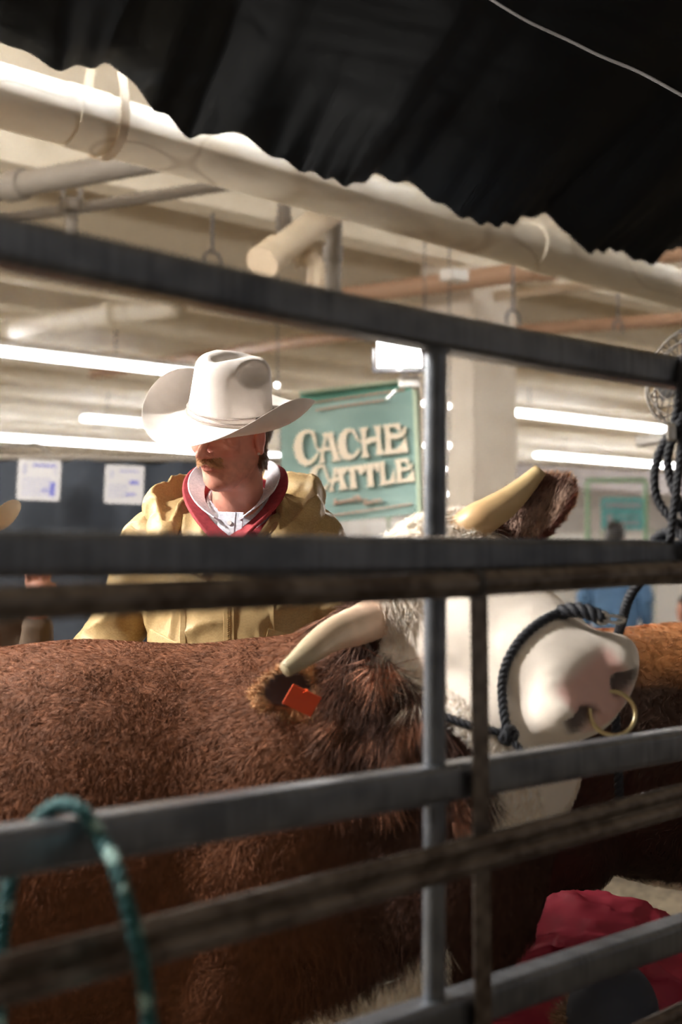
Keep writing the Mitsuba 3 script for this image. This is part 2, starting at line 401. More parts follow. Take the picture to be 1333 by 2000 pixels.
# ------------------------------------------------------------------ pipes and ducts under the ceiling
pp0, pp1 = P(0, 187, 4.4), P(1333, 566, 7.25)
pd = (pp1 - pp0) / np.linalg.norm(pp1 - pp0)
add('drain_pipe__pipe', tube([pp0 - pd * 2.2, pp1 + pd * 3.5], .1, 28), 'pipe_cream', smooth=True)
def ring_at(c, d, r, w, t):
    a = np.linspace(0, 2 * np.pi, 40); x = np.cross(d, Z); x /= np.linalg.norm(x); y = np.cross(x, d)
    return sweep(np.array([c + r * (np.cos(q) * x + np.sin(q) * y) for q in a]), rrect(t, w, t * .3), up=d, cap=False)
c1 = pp0 + pd * .40; c2 = pp0 + pd * (np.linalg.norm(pp1 - pp0) * .70)
add('drain_pipe__coupling', tube([c2 - pd * .09, c2 + pd * .09], .108, 28), 'pipe_cream', smooth=30)
add('drain_pipe__coupling', tube([c1 - pd * .16, c1 - pd * .01], .104, 28), 'pipe_cream', smooth=30)
lab('drain_pipe', 'thick cream drain pipe running under the edge of the black tarp', 'pipe')
x = np.cross(pd, Z); x /= np.linalg.norm(x)
a = np.linspace(np.pi * 1.02, 2 * np.pi * .99, 24)
loop = [c1 + .112 * (np.cos(q) * x * 1.0 + np.sin(q) * Z) for q in a]
loop = [c1 - x * .045 + Z * .62] + [loop[0] + Z * .06] + loop + [loop[-1] + Z * .06] + [c1 + x * .045 + Z * .62]
add('pipe_hanger', ribbon(loop, pd, .035, .004, step=.012), 'pipe_tan', smooth=40); lab('pipe_hanger', 'pale metal strap hanger looped under the thick cream pipe', 'pipe hanger')
# cross pipes
def cpipe(name, pxs, r, m, label, ext=(0, 0), cat='pipe', joints=()):
    q0, q1 = by_height(*pxs[0]), by_height(*pxs[1]); d = (q1 - q0) / np.linalg.norm(q1 - q0)
    add(name + '__pipe', tube([q0 - d * ext[0], q1 + d * ext[1]], r, 16), m, smooth=True)
    for j in joints:
        c = q0 + d * j; add(name + '__coupling', tube([c - d * .05, c + d * .05], r * 1.25, 16), m, smooth=30)
    lab(name, label, cat)
    return q0, q1, d
q0, q1, d = cpipe('sprinkler_pipe', ((0, 368, 3.12), (300, 312, 3.12)), .056, 'pipe_grey', 'dark grey pipe crossing below the thick cream pipe at upper left', (1.5, .5), joints=(.1, 1.55))
cpipe('sprinkler_pipe_001', ((0, 430, 3.14), (470, 357, 3.14)), .028, 'pipe_grey', 'slimmer grey pipe below the dark pipe at upper left', (1, .6), joints=(1.9,))
q0, q1, d = cpipe('sprinkler_pipe_002', ((0, 645, 3.2), (330, 600, 3.2)), .075, 'pipe_cream', 'pale cream pipe under the top rail at left', (2, .1), joints=(1.2,))
add('sprinkler_pipe_002__end_cap', tube([q1, q1 + d * .12], [.075, .03], 16), 'pipe_cream', smooth=True)
cpipe('sprinkler_pipe_003', ((700, 575, 3.16), (1330, 490, 3.16)), .06, 'pipe_rust', 'rust tan pipe crossing under the ceiling right of the middle', (.5, 1), joints=(1.4,))
cpipe('sprinkler_pipe_004', ((968, 578, 3.1), (1333, 538, 3.1)), .03, 'pipe_tan', 'thin tan pipe crossing behind the top rail on the right', (0, 1))
cpipe('sprinkler_pipe_005', ((960, 650, 3.05), (1333, 622, 3.05)), .045, 'pipe_rust', 'rust pipe just above the wire fan', (.5, 1))
cpipe('sprinkler_pipe_006', ((280, 715, 3.2), (760, 640, 3.2)), .05, 'pipe_rust', 'rust red pipe behind the crown of the cowboy hat', (.8, .5))
# vertical hangers
def hang(name, px, py, z, label, clevis=.06):
    c = by_height(px, py, z)
    add(name + '__rod', tube([c + Z * clevis * 1.2, [c[0], c[1], ZC]], .008, 8), 'wire_grey')
    a = np.linspace(-.15 * np.pi, 1.15 * np.pi, 18); s = U
    add(name + '__ring', tube(np.array([c + clevis * (np.cos(q) * s + np.sin(q) * Z) for q in a]), .008, 8), 'wire_grey')
    lab(name, label, 'pipe hanger')
hang('clevis_hanger', 415, 512, 3.05, 'empty ring hanger on a thin rod left of the pipe cluster')
hang('clevis_hanger_001', 1003, 626, 2.80, 'rod hanger with ring above the top rail, right of the bright work light')
hang('clevis_hanger_002', 1208, 640, 2.95, 'rod hanger nearest the wire fan', .05)
c = by_height(140, 405, 3.1)
add('ceiling_sprinkler__stem', tube([c + Z * .04, c - Z * .22], .03, 10), 'pipe_grey'); add('ceiling_sprinkler__collar', tube([c - Z * .02, c + Z * .04], .055, 14), 'pipe_grey')
add('ceiling_sprinkler__clamp', tube([c + Z * .03 - U * .05, c + Z * .1 - U * .05], .014, 8), 'pipe_grey'); add('ceiling_sprinkler__clamp', tube([c + Z * .03 + U * .05, c + Z * .1 + U * .05], .014, 8), 'pipe_grey')
add('ceiling_sprinkler__deflector', trimesh.creation.cone(.10, .07, sections=20, transform=trimesh.transformations.translation_matrix(c - Z * .27)), 'white_plain')
lab('ceiling_sprinkler', 'dark drop fitting hanging over the top rail at left', 'sprinkler')
# cluster of drain fittings in the middle
def vpipe(key, pts, r, m, joints=()):
    q = [np.asarray(p) for p in pts]
    add(key, tube(q, r, 16, step=.02) if len(q) > 2 else tube(q, r, 16), m, smooth=True)
d0 = 6.6
vpipe('pipe_cluster__branch', [P(520, 508, 6.35), P(545, 490, 6.4), P(660, 400, 6.75)], .068, 'pipe_tan')
add('pipe_cluster__end_cap', tube([P(512, 514, 6.32), P(528, 502, 6.38)], .078, 18), 'pipe_tan', smooth=30)
add('pipe_cluster__end_cap', tube([P(534, 496, 6.40), P(545, 488, 6.43)], .076, 18), 'pipe_tan', smooth=30)
vpipe('pipe_cluster__elbow', [P(570, 505, 6.6), P(595, 502, 6.6), P(612, 512, 6.6), P(618, 535, 6.6), P(618, 575, 6.6)], .045, 'pipe_tan')
for q in (585, 606): add('pipe_cluster__collar', tube([P(q - 4, 503, 6.6), P(q + 4, 505, 6.6)], .053, 16), 'pipe_tan', smooth=30)
vpipe('pipe_cluster__drop', [P(556, 375, 6.9), P(554, 470, 6.9)], .032, 'pipe_grey')
vpipe('pipe_cluster__drop', [P(653, 395, 6.9), P(651, 580, 6.9)], .040, 'pipe_grey')
add('pipe_cluster__collar', tube([P(651, 480, 6.9), P(651, 510, 6.9)], .05, 16), 'pipe_grey', smooth=30)
add('pipe_cluster__collar', tube([P(555, 425, 6.9), P(555, 450, 6.9)], .04, 16), 'pipe_grey', smooth=30)
lab('pipe_cluster', 'cluster of elbowed drain pipes hanging under the thick cream pipe', 'pipes')
c = P(888, 538, 8.0); add('junction_box', box(c, [.15, .1, .07], [U, V, Z], .008), 'white_plain'); lab('junction_box', 'pale junction box on the ceiling right of the pipe cluster', 'junction box')
# big far duct low over the right background
add('air_duct__duct', bar(P(985, 925, 21), P(1450, 955, 19), .55, .32, .03), 'pipe_grey2' if 'pipe_grey2' in scene else mat('pipe_grey2', [.30, .28, .29], .6))
for q in (.2, .4, .6, .8): add('air_duct__joint', bar(P(985 + 465 * q, 925 + 30 * q, 21 - 2 * q), P(988 + 465 * q, 925.2 + 30 * q, 21 - 2 * q), .6, .37, .02), 'pipe_grey2')
lab('air_duct', 'grey duct low in the far right background', 'duct')
# column behind the post
c = P(917, 900, 9.5)
add('column__shaft', box([c[0], c[1], ZC / 2], [.46, .46, ZC], [U, V, Z], .02), mat('column_paint', conc([.55, .485, .41], [.64, .575, .50]), .9), smooth=20); lab('column', 'square cream concrete column behind the steel post', kind='structure')

# ------------------------------------------------------------------ black tarp overhead with ragged lower edge
edge = [(-500, -55), (-200, 30), (0, 92), (60, 104), (130, 124), (175, 138), (205, 150), (245, 158), (262, 176), (300, 205), (330, 214), (365, 244), (410, 262), (440, 266), (490, 290), (540, 302), (590, 312), (622, 322), (660, 348), (690, 366), (730, 360), (765, 372),
        (800, 376), (835, 392), (880, 408), (930, 418), (1000, 432), (1040, 442), (1072, 440), (1092, 450), (1110, 452), (1128, 470), (1160, 484), (1190, 500), (1222, 505), (1250, 500), (1290, 496), (1333, 505), (1420, 540), (1600, 600)]
vt = float(pp0 @ V) - .16
def on_plane(px, py):
    r = P(px, py, 1.0) - np.array([0, 0, H]); k = vt / (r @ V); return np.array([0, 0, H]) + r * k
E = np.array([on_plane(*e) for e in edge]); eu = E @ U
us = np.arange(1.75, eu.max() - .05, .02)
zb = np.interp(us, eu, E[:, 2])
nv = 60; sv = np.linspace(0, 1, nv) ** 1.3 * 2.9
dirv = -V * .90 + Z * .30
fold = lambda u, s: .045 * np.sin(u * 9 + 1.5 * np.sin(u * 2.3)) * np.exp(-s * 1.2) + .05 * (meshkit.fbm(np.stack([u * 2.2, s * 1.0, 0 * u], -1), 3, 4) - .5) + .012 * np.sin(u * 43 + 2 * np.sin(u * 7)) * np.exp(-s * 4)
Ug, Sg = np.meshgrid(us, sv, indexing='ij')
off = fold(Ug, Sg) + .02 * (meshkit.fbm(np.stack([Ug * 1.2, Sg * 9, 0 * Ug], -1), 3, 9) - .5)
base = Ug[..., None] * U + vt * V + zb[:, None, None] * Z
nrm_t = np.cross(U, dirv); nrm_t /= np.linalg.norm(nrm_t)
G = base + Sg[..., None] * (dirv - .42 * U) + off[..., None] * nrm_t + np.where(Sg[..., None] < .1, 0, 0)
G[..., 2] = np.minimum(G[..., 2], 3.9)
def sheet(G, th, nv_):
    m, k = G.shape[:2]; A = G.reshape(-1, 3); B = A - nv_ * th
    i, j = np.meshgrid(np.arange(m - 1), np.arange(k - 1), indexing='ij'); a = (i * k + j).ravel()
    f1 = np.vstack([np.stack([a, a + k, a + 1], 1), np.stack([a + 1, a + k, a + k + 1], 1)])
    n = m * k; f = [f1, f1[:, ::-1] + n]
    rim = np.r_[np.arange(k), np.arange(1, m) * k + k - 1, (m - 1) * k + np.arange(k - 2, -1, -1), np.arange(m - 2, -1, -1) * k]
    r2 = np.roll(rim, -1); f += [np.stack([rim, r2, rim + n], 1)[:-1], np.stack([r2, r2 + n, rim + n], 1)[:-1]]
    return trimesh.Trimesh(np.vstack([A, B]), np.vstack(f), process=False)
add('tarp', sheet(G, .003, nrm_t), 'black_tarp', smooth=True); lab('tarp', 'wrinkled black plastic tarp hung overhead with a ragged lower edge', 'tarp')
wp = [P(870, -45, 3.6), P(965, 2, 3.55), P(1040, 46, 3.52), P(1110, 78, 3.5), P(1180, 112, 3.47), P(1235, 134, 3.45), P(1290, 162, 3.42), P(1333, 186, 3.4), P(1420, 235, 3.35)]
add('cable', tube(wp, .0042, 8, step=.03), 'wire_grey', smooth=True); lab('cable', 'thin grey cable slung across the black tarp at upper right', 'cable')

# ------------------------------------------------------------------ steel pens: panel A (square tube, taller) and B (worn, in front)
fa = np.array([.128, 1.94, 0])
def fence(px, z, off=0.0):
    k = (px - W / 2) / F; o = fa - V * off
    t = (k * o[1] - o[0]) / (U[0] - k * U[1]); q = o + t * U
    return np.array([q[0], q[1], z])
sqp = rrect(.050, .050, .011, 4)
for i, (zl, zm, zr) in enumerate(((H + .327, H + .311, H + .307), (H + .004, H + .003, H + .004), (H - .301, H - .304, H - .306), (H - .622, H - .618, H - .616), (H - .93, H - .93, H - .93), (H - 1.24, H - 1.24, H - 1.24))):
    pts = resample([fence(0, zl) - U * 1.3, fence(0, zl), fence(720, zm), fence(1333, zr), fence(1333, zr) + U * .9], .05)
    add('pen_panel__rail', sweep(pts, sqp, up=Z), 'steel_galvanised', smooth=40)
lo_, hi_ = fence(840, .1), fence(853, H + .30)
d_ = (hi_ - lo_) / np.linalg.norm(hi_ - lo_)
zs = [H + .283, H + .03, H - .022, H - .278, H - .331, H - .591, H - .645, .05]
for k in range(0, 8, 2):
    p_, q_ = lo_ + d_ * ((zs[k] - lo_[2]) / d_[2]), lo_ + d_ * ((zs[k + 1] - lo_[2]) / d_[2])
    add('pen_panel__post', tube([p_, q_], .0155, 18), 'steel_galvanised', smooth=40)
    add('pen_panel__weld', trimesh.creation.torus(.0165, .004, 20, 8, transform=trimesh.transformations.translation_matrix(p_)), 'steel_galvanised', smooth=True)
for px in (-1, 1):
    b_ = fence(0 if px < 0 else 1333, 0) + U * (-1.3 if px < 0 else .9)
    add('pen_panel__upright', bar(b_ + Z * .0, b_ + Z * (H + .34), .05, .05, .01, up=U), 'steel_galvanised')
lab('pen_panel', 'taller blue-grey square-tube livestock panel with a round middle post', 'fence panel')
bp = lambda px, py: P(px, py, fence(px, 0)[1] - .085)
tl, tm, tr = bp(0, 1179), bp(925, 1139), bp(1333, 1116); bd = (tr - tm) / np.linalg.norm(tr - tm); bd0 = (tm - tl) / np.linalg.norm(tm - tl)
add('pen_panel_001__rail', tube([tl - bd0 * 1.2, tl, tm - bd0 * .002], .0185, 20), 'steel_worn', smooth=True)
add('pen_panel_001__rail', tube([tm + bd * .002, tr, tr + bd * .9], .0185, 20), 'steel_worn', smooth=True)
add('pen_panel_001__coupling', tube([tm - bd * .007, tm + bd * .007], .0205, 20), 'dark_plastic', smooth=30)
dbl = unary_union([sg.Point(0, .0145).buffer(.0115, 8), sg.Point(0, -.0125).buffer(.0125, 8), sg.box(-.012, -.018, .0045, .018)]).buffer(.002, 4).buffer(-.002, 4)
dblp = np.array(sg.polygon.orient(dbl).exterior.coords)[:-1]
for (yl, yr) in ((1918, 1562), (2630, 1990)):
    l_, r_ = bp(0, yl), bp(1333, yr); dd = (r_ - l_) / np.linalg.norm(r_ - l_)
    bsign = np.cross(dd, Z)
    add('pen_panel_001__rail', sweep([l_ - dd * 1.2, l_, r_, r_ + dd * .9], dblp * [1, 1], up=Z), 'steel_worn', smooth=35)
s0, s1 = P(936, 1148, fence(936, 0)[1] - .058), P(944, 2000, fence(944, 0)[1] - .058)
s2 = s1 + (s1 - s0) / (s0[2] - s1[2]) * (s1[2] - .03)
add('pen_panel_001__strap', bar(s0, s2, .006, .033, .002, up=U), 'steel_worn', smooth=30)
for px in (-1, 1):
    b_ = (tl - bd0 * 1.2) if px < 0 else (tr + bd * .9)
    add('pen_panel_001__upright', tube([[b_[0], b_[1], 0], b_ + Z * .02], .02, 16), 'steel_worn')
lab('pen_panel_001', 'lower worn brown livestock panel in front with ridged rails and a flat strap', 'fence panel')
# ------------------------------------------------------------------ the bull
vcol('hide', .75, .25)
vcol('horn_keratin', .38, .5)
vcol('hair_strands', .7, .2)
HS = .975
poll = np.array([.152, 2.757, 1.441])
hf = np.array([.639, -.624, -.449]); hf /= np.linalg.norm(hf)
hr = np.array([.7435, .353, .568]); hr -= hf * (hr @ hf); hr /= np.linalg.norm(hr)
hn = np.cross(hf, hr)
def hd(x, y, z): return poll + HS * (x * hf + y * hr + z * hn)
Rh = np.stack([hf, hr, hn])
def to_h(p): return (p - poll) @ Rh.T / HS
EARN = (P(655, 1320, 2.69), P(600, 1340, 2.65), P(518, 1357, 2.61))
EARF = (hd(.035, .12, -.085), P(1050, 1010, 2.74), P(1098, 952, 2.74))
def ear_local(p, pts, facing):
    a, b, c = pts; ax = c - a; L = np.linalg.norm(ax); ax = ax / L
    n = np.asarray(facing, float); n = n - ax * (n @ ax); n /= np.linalg.norm(n); s = np.cross(ax, n)
    q = p - (a + c) / 2
    return q @ ax, q @ s, q @ n, L, ax, s, n
FACN = (-.1, -1, .25)
def ear(p, pts, facing):
    a, b, c = pts
    ax = c - a; L = np.linalg.norm(ax); ax /= L
    n = np.asarray(facing, float); n = n - ax * (n @ ax); n /= np.linalg.norm(n); s = np.cross(ax, n)
    o = (a + c) / 2; q = p - o; x, y, z = q @ ax, q @ s, q @ n
    w = .068 * np.clip(1 - ((x + .01) / (L * .62)) ** 2, .02, 1) ** .6
    bend = z + .035 * (y / .07) ** 2 * -1 + .02
    d = np.sqrt((x / (L * .60)) ** 2 + (y / (.044 if pts is EARN else .066)) ** 2 + (bend / .016) ** 2) - 1
    return d * .0145
def bull_sdf(p):
    x = p
    d = chain(x, [(-1.42, 3.02, .92), (-1.0, 2.97, .90), (-.5, 2.93, .885), (-.08, 2.90, .91)], [.30, .335, .335, .285], .12)
    d = smin(d, chain(x, [(-1.1, 2.97, .80), (-.40, 2.93, .785)], [.32, .325], .1), .1)
    d = smin(d, ell(x, (-1.35, 3.02, 1.07), (.30, .24, .16)), .12)
    d = smin(d, ell(x, (-.18, 2.90, 1.08), (.26, .13, .135)), .12)
    d = smin(d, ell(x, (-.10, 2.70, .84), (.17, .13, .27)), .10)
    # neck, crest, dewlap, brisket
    nk = chain(x, [(-.08, 2.89, .99), (.07, 2.85, 1.05), hd(.0, 0, -.16)], [.235, .20, .14], .1)
    d = smin(d, nk, .12)
    dw = chain(x, [hd(.10, .0, -.21), (.265, 2.72, 1.05), (.20, 2.74, .82), (.10, 2.76, .68)], [.085, .165, .165, .165], .1)
    d = smin(d, dw, .10)
    # legs
    for (sx, y0) in ((0, 2.69), (.08, 3.10)):
        lg = chain(x, [(-.16 + sx, y0, .82), (-.225 + sx, y0 - .02, .62), (-.215 + sx, y0 - .02, .36), (-.225 + sx, y0 - .02, .13), (-.205 + sx, y0 - .03, .07)], [.125, .092, .058, .044, .056], .05)
        d = smin(d, lg, .06)
    for (sx, y0) in ((0, 2.82), (-.12, 3.20)):
        lg = chain(x, [(-1.30 + sx, y0, .88), (-1.10 + sx, y0 - .03, .68), (-1.40 + sx, y0, .44), (-1.35 + sx, y0 - .01, .14), (-1.33 + sx, y0 - .02, .07)], [.20, .135, .06, .046, .056], .06)
        d = smin(d, lg, .07)
    d = smin(d, chain(x, [(-1.66, 3.03, 1.12), (-1.74, 3.03, .95), (-1.74, 3.03, .55)], [.045, .028, .022], .03), .04)
    # head
    q = to_h(x); qs = q * np.array([1, .93, 1])
    h = chain(qs, [(.03, 0, -.085), (.17, 0, -.095), (.31, 0, -.10), (.42, 0, -.10)], [.118, .116, .088, .078], .06)
    h = smin(h, ell(q, (.035, 0, -.045), (.085, .155, .072)), .05)
    h = smin(h, chain(q, [(.07, 0, -.20), (.22, 0, -.185), (.38, 0, -.155)], [.085, .072, .05], .05), .05)
    for s in (-1, 1):
        h = smin(h, cone(q, (.06, s * .085, -.15), (.22, s * .06, -.155), .06, .045), .05)
        h = smin(h, ell(q, (.165, s * .112, -.072), (.045, .026, .028)), .03)
    h = smin(h, ell(q, (.425, .008, -.100), (.066, .126, .078)), .035)
    h = smin(h, ell(q, (.40, 0, -.165), (.07, .078, .035)), .03)
    pl = (q - np.array([.462, 0, -.078])) @ np.array([.72, 0, .69])
    h = smax(h, pl, .03)
    for s in (-1, 1):
        h = smin(h, ell(q, (.440, s * .074, -.090), (.040, .030, .036)), .02)
        h = smax(h, -ell(q, (.476, s * .058, -.098), (.032, .030, .0125), [[.75, .35 * s, -.55], [-.2 * s, .93, .3], [.6, -.1 * s, .78]]), .010)
        h = smax(h, -ell(q, (.192, s * .128, -.085), (.016, .02, .012)), .012)
    h = smax(h, -ell(q, (.49, 0, -.150), (.05, .085, .005)), .012)
    h = h + .0035 * (nz(q, 26, 5, 2) - .5) * np.clip((.4 - q[:, 0]) / .1, 0, 1)
    d = smin(d, h * HS, .05)
    d = smin(d, ear(x, EARN, FACN), .018)
    d = smin(d, ear(x, EARF, (-.25, -1, .35)), .022)
    near = (d < .05)
    if near.any():
        w = p[near]
        d[near] = d[near] + .014 * (nz(w * np.array([1, 1, .6]), 7, 3, 2) - .5) * np.clip((1.25 - w[:, 2]) * 3, 0, 1) * np.clip(1 - (w[:, 0] - .1) * 4, 0, 1) + .012 * (nz(w * np.array([1, 1, .35]), 14, 4, 2) - .5) * np.clip((w[:, 0] + .1) * 4, 0, 1) * np.clip((.28 - w[:, 0]) * 8, 0, 1)
    return d
bull = surf(bull_sdf, (-1.85, 2.15, .02), (.80, 3.45, 1.80), .0088)
RED = lin([95, 58, 38]); DKRED = lin([46, 31, 27]); CREAM = lin([240, 230, 218]); PINK = lin([224, 182, 172]); PINKB = lin([190, 140, 120])
pat = sg.Polygon([((px - W / 2) / F * 2.55, H + (1090 - py) / F * 2.55) for px, py in ((700, 1150), (738, 1262), (800, 1335), (850, 1388), (925, 1478), (968, 1560), (960, 1650), (1030, 1660), (1120, 1600), (1260, 1500), (1450, 1500), (1450, 850), (700, 850))])
from shapely import contains_xy, distance as sdist, points as spoints
def bull_color(v, n):
    q = to_h(v)
    jit = (meshkit.fbm(v * 22, 3, 11) - .5)
    c = RED * (1 + .5 * jit[:, None]) 
    dk = np.clip((v[:, 0] + .085 + .1 * jit) * 7, 0, 1)[:, None]; c = c * (1 - .8 * dk) + DKRED * .8 * dk  # darker front coat, with some of the neck shade put into the colour
    x, z = v[:, 0] + .035 * jit, v[:, 2] + .035 * jit
    wh = contains_xy(pat, x, z) & (v[:, 0] > .05)
    wh |= (q[:, 0] > .05) & (q[:, 1] > -.1) & (q[:, 2] > -.2) & (q[:, 0] < .6) & (v[:, 0] > .15)
    wh |= (z < .71 + (x - .153) * .62) & (x > -.1) & (x < .19) & (v[:, 2] > .4) & (v[:, 0] > -.12)
    wh |= (v[:, 2] < .3) & (v[:, 0] < .1)
    c = np.where(wh[:, None], CREAM * (1 + .12 * jit[:, None]), c)
    # bare muzzle
    pl = (q - np.array([.462, 0, -.078])) @ np.array([.72, 0, .69]) + .02 * jit
    m = np.clip((pl + .022) / .014, 0, 1) * np.clip((.080 - np.abs(q[:, 1]) + .02 * jit) / .02, 0, 1) * np.clip((q[:, 2] + .158) / .02, 0, 1) * np.clip((q[:, 0] - .415) / .02, 0, 1)
    m = m * (q[:, 0] < .6) * (np.abs(q[:, 1]) < .13)
    c = c * (1 - m[:, None]) + (PINK * (1 + .3 * jit[:, None])) * m[:, None]
    for s in (-1, 1):
        e = np.linalg.norm((q - [.474, s * .058, -.098]) / [.032, .036, .018], axis=1)
        k = np.clip(1.25 - e, 0, .5)[:, None] * 1.7
        c = c * (1 - k) + lin([44, 22, 21]) * k
        e = np.linalg.norm((q - [.185, s * .125, -.085]) / [.035, .04, .026], axis=1)
        k = np.clip(1.4 - e, 0, .6)[:, None]
        c = c * (1 - k) + lin([190, 130, 110]) * k
    # ears
    for pts, cc in ((EARN, lin([120, 62, 38])), (EARF, lin([105, 58, 42]))):
        a, b, e2 = pts; ax = (e2 - a) / np.linalg.norm(e2 - a); t = (v - a) @ ax
        rad = np.linalg.norm(v - a - t[:, None] * ax, axis=1)
        k = (t > (.04 if pts is EARN else .015)) & (rad < (.062 if pts is EARN else .085)) & (t < .25) & ((pts is EARN) | (np.abs(q[:, 1]) > .13))
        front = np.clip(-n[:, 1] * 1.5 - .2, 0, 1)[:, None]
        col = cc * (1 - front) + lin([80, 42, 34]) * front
        tip = np.clip((t - .15) / .03, 0, 1)[:, None] * (1 - front)
        col = col * (1 - tip) + lin([205, 160, 115]) * tip
        if pts is EARN:
            ex, ey, ez, L, *_ = ear_local(v, pts, FACN)
            ed = np.clip((np.sqrt(((ex - .16 * L) / (.42 * L)) ** 2 + (ey / .046) ** 2) - .72) / .16, 0, 1)[:, None]
            col = np.where(ez[:, None] > -.03, lin([34, 19, 17]) * (1 - ed) + lin([172, 130, 92]) * ed, cc)
        if pts is EARN: k = k & (ear(v, EARN, FACN) < .009)
        c = np.where(k[:, None], col, c)
    return np.clip(c, 0.005, .95)
bn = vnormals(bull)
bcol = bull_color(np.array(bull.vertices), bn)
add('bull__body', bull, 'hide', color=bcol)
lab('bull', 'red-brown bull with white face, pale horns and nose ring behind the steel rails', 'bull')

# fur
def fur_on(mesh, n, colfn, mask, seed, base_dir, length, width, swirl=.8, gain=(.75, 1.35), lift=.35, nblend=.75, droop=0.0, clump=30):
    p, N, fi, bc = sample(mesh, n, mask, seed)
    r = np.random.default_rng(seed + 1)
    w = np.stack([meshkit.fbm(p * clump * .5, 2, seed + 2 + i) - .5 for i in range(3)], 1) * 2
    w2 = np.stack([meshkit.noise(p * clump * 2.2, seed + 9 + i) - .5 for i in range(3)], 1) * 2
    bd = np.asarray(base_dir, float) if not callable(base_dir) else base_dir(p)
    t = tangent(bd + swirl * (1.6 * w + .9 * w2) + .25 * r.normal(size=p.shape), N)
    L = (length(p) if callable(length) else np.full(n, length)) * r.uniform(.6, 1.25, n)
    c = colfn(p, N) * r.uniform(*gain, n)[:, None] * (.72 + .56 * meshkit.noise(p * clump * 2.2, seed + 30))[:, None]
    return blades(p, N, t, L, width, np.clip(c, .004, .95), lift, droop, nblend)
rc = lambda p, N: bull_color(p, N)
def m_body(c, n):
    q = to_h(c)
    return ((ear(c, EARN, FACN) > .012) & (c[:, 0] > -1.15) & (c[:, 2] > .42) & ((n[:, 1] < .35) | (n[:, 2] > .2)) & ~((q[:, 0] > .07) & (np.abs(q[:, 1]) < .17) & (q[:, 2] > -.3))) * np.where((c[:, 0] > -.75), 1.0, .35)
def flen(p):
    q = to_h(p)
    face = (q[:, 0] > .03) & (q[:, 0] < .5) & (np.abs(q[:, 1]) < .14) & (q[:, 2] > -.25)
    back = np.clip((p[:, 2] - 1.17) / .05, 0, 1)
    return np.where(face, .006, .015 - .005 * back)
hairdir = lambda p: np.stack([-.35 + 0 * p[:, 0], 0 * p[:, 0], -.9 + 0 * p[:, 0]], 1)
add_blades('bull__fur', fur_on(bull, 260000, rc, m_body, 101, hairdir, flen, .0012, swirl=.62, gain=(.7, 1.45), lift=.30, clump=44), 'hair_strands')
lab('bull__fur', 'short curly red-brown coat', kind='stuff')
# long hair of cheek, poll and brisket
def m_mane(c, n):
    q = to_h(c)
    return ((ear(c, EARN, FACN) > .012) & (c[:, 0] > -.02) & (c[:, 0] < .26) & (c[:, 2] > 1.0) & (c[:, 2] < 1.33) & (n[:, 1] < .2) & ~contains_xy(pat, c[:, 0], c[:, 2])).astype(float)
def mane_col(p, N):
    c = bull_color(p, N) * .62; k = np.clip((meshkit.noise(p * np.array([55, 55, 9]), 77) - .62) * 6, 0, 1)[:, None]
    return np.clip(c * (1 - k) + lin([142, 98, 78]) * k, 0, 1)
add_blades('bull__mane', fur_on(bull, 16000, mane_col, m_mane, 131, lambda p: np.stack([.10 + 2.0 * (p[:, 0] - .10), 0 * p[:, 0], -1 + 0 * p[:, 0]], 1), .075, .0016, swirl=.45, gain=(.6, 2.4), lift=.22, nblend=.5, clump=14), 'hair_strands')
lab('bull__mane', 'long dark hair hanging under the ear', kind='stuff')
def ear_in(c):
    ex, ey, ez, L, *_ = ear_local(c, EARN, FACN); return np.sqrt(((ex - .16 * L) / (.42 * L)) ** 2 + (ey / .046) ** 2)
def m_ear(c, n):
    k = np.zeros(len(c))
    for pts in (EARN, EARF):
        a, b, e2 = pts; ax = (e2 - a) / np.linalg.norm(e2 - a); t = (c - a) @ ax
        rad = np.linalg.norm(c - a - t[:, None] * ax, axis=1)
        k += (t > (.04 if pts is EARN else .03)) & (rad < (.062 if pts is EARN else .085)) & (t < .27) & ((pts is EARN) | (np.abs(to_h(c)[:, 1]) > .14)) & ((pts is EARF) | ((ear(c, EARN, FACN) < .009) & (ear_in(c) > .78)))
    return k
def eardir(p):
    q = to_h(p); ex, ey, ez, L, ax, sv_, nv2 = ear_local(p, EARN, FACN)
    rad = (ex / L)[:, None] * ax + (ey / .05)[:, None] * sv_
    return np.where(q[:, 1:2] > 0, hr + .8 * Z + .3 * hf, rad * 1.5 + .3 * ax)
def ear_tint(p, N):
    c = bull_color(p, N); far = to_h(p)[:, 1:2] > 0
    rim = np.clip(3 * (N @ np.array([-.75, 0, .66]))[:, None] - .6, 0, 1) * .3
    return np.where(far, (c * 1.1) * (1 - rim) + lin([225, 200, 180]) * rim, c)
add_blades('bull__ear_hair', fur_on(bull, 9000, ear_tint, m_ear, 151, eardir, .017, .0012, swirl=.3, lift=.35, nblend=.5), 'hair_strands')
lab('bull__ear_hair', 'shaggy ear fringe', kind='stuff')
def m_poll(c, n):
    q = to_h(c)
    return ((q[:, 0] < .11) & (q[:, 0] > -.10) & (np.abs(q[:, 1]) < .16) & (q[:, 2] > -.12) & (n[:, 1] < .5)).astype(float)
add_blades('bull__forelock', fur_on(bull, 7000, rc, m_poll, 171, lambda p: np.repeat((hf * .7 - Z * .2)[None], len(p), 0), .04, .0015, swirl=1.0, lift=.3), 'hair_strands')
lab('bull__forelock', 'curly white forelock between the horns', kind='stuff')
add_blades('bull__brisket_hair', fur_on(bull, 9000, rc, lambda c, n: ((c[:, 0] > -.12) & (c[:, 2] < .74) & (c[:, 2] > .46) & (n[:, 1] < .3)).astype(float), 181, lambda p: np.repeat(np.array([[.1, 0, -1.]]), len(p), 0), .045, .0016, swirl=.4, lift=.3), 'hair_strands')
lab('bull__brisket_hair', 'long white brisket hair', kind='stuff')

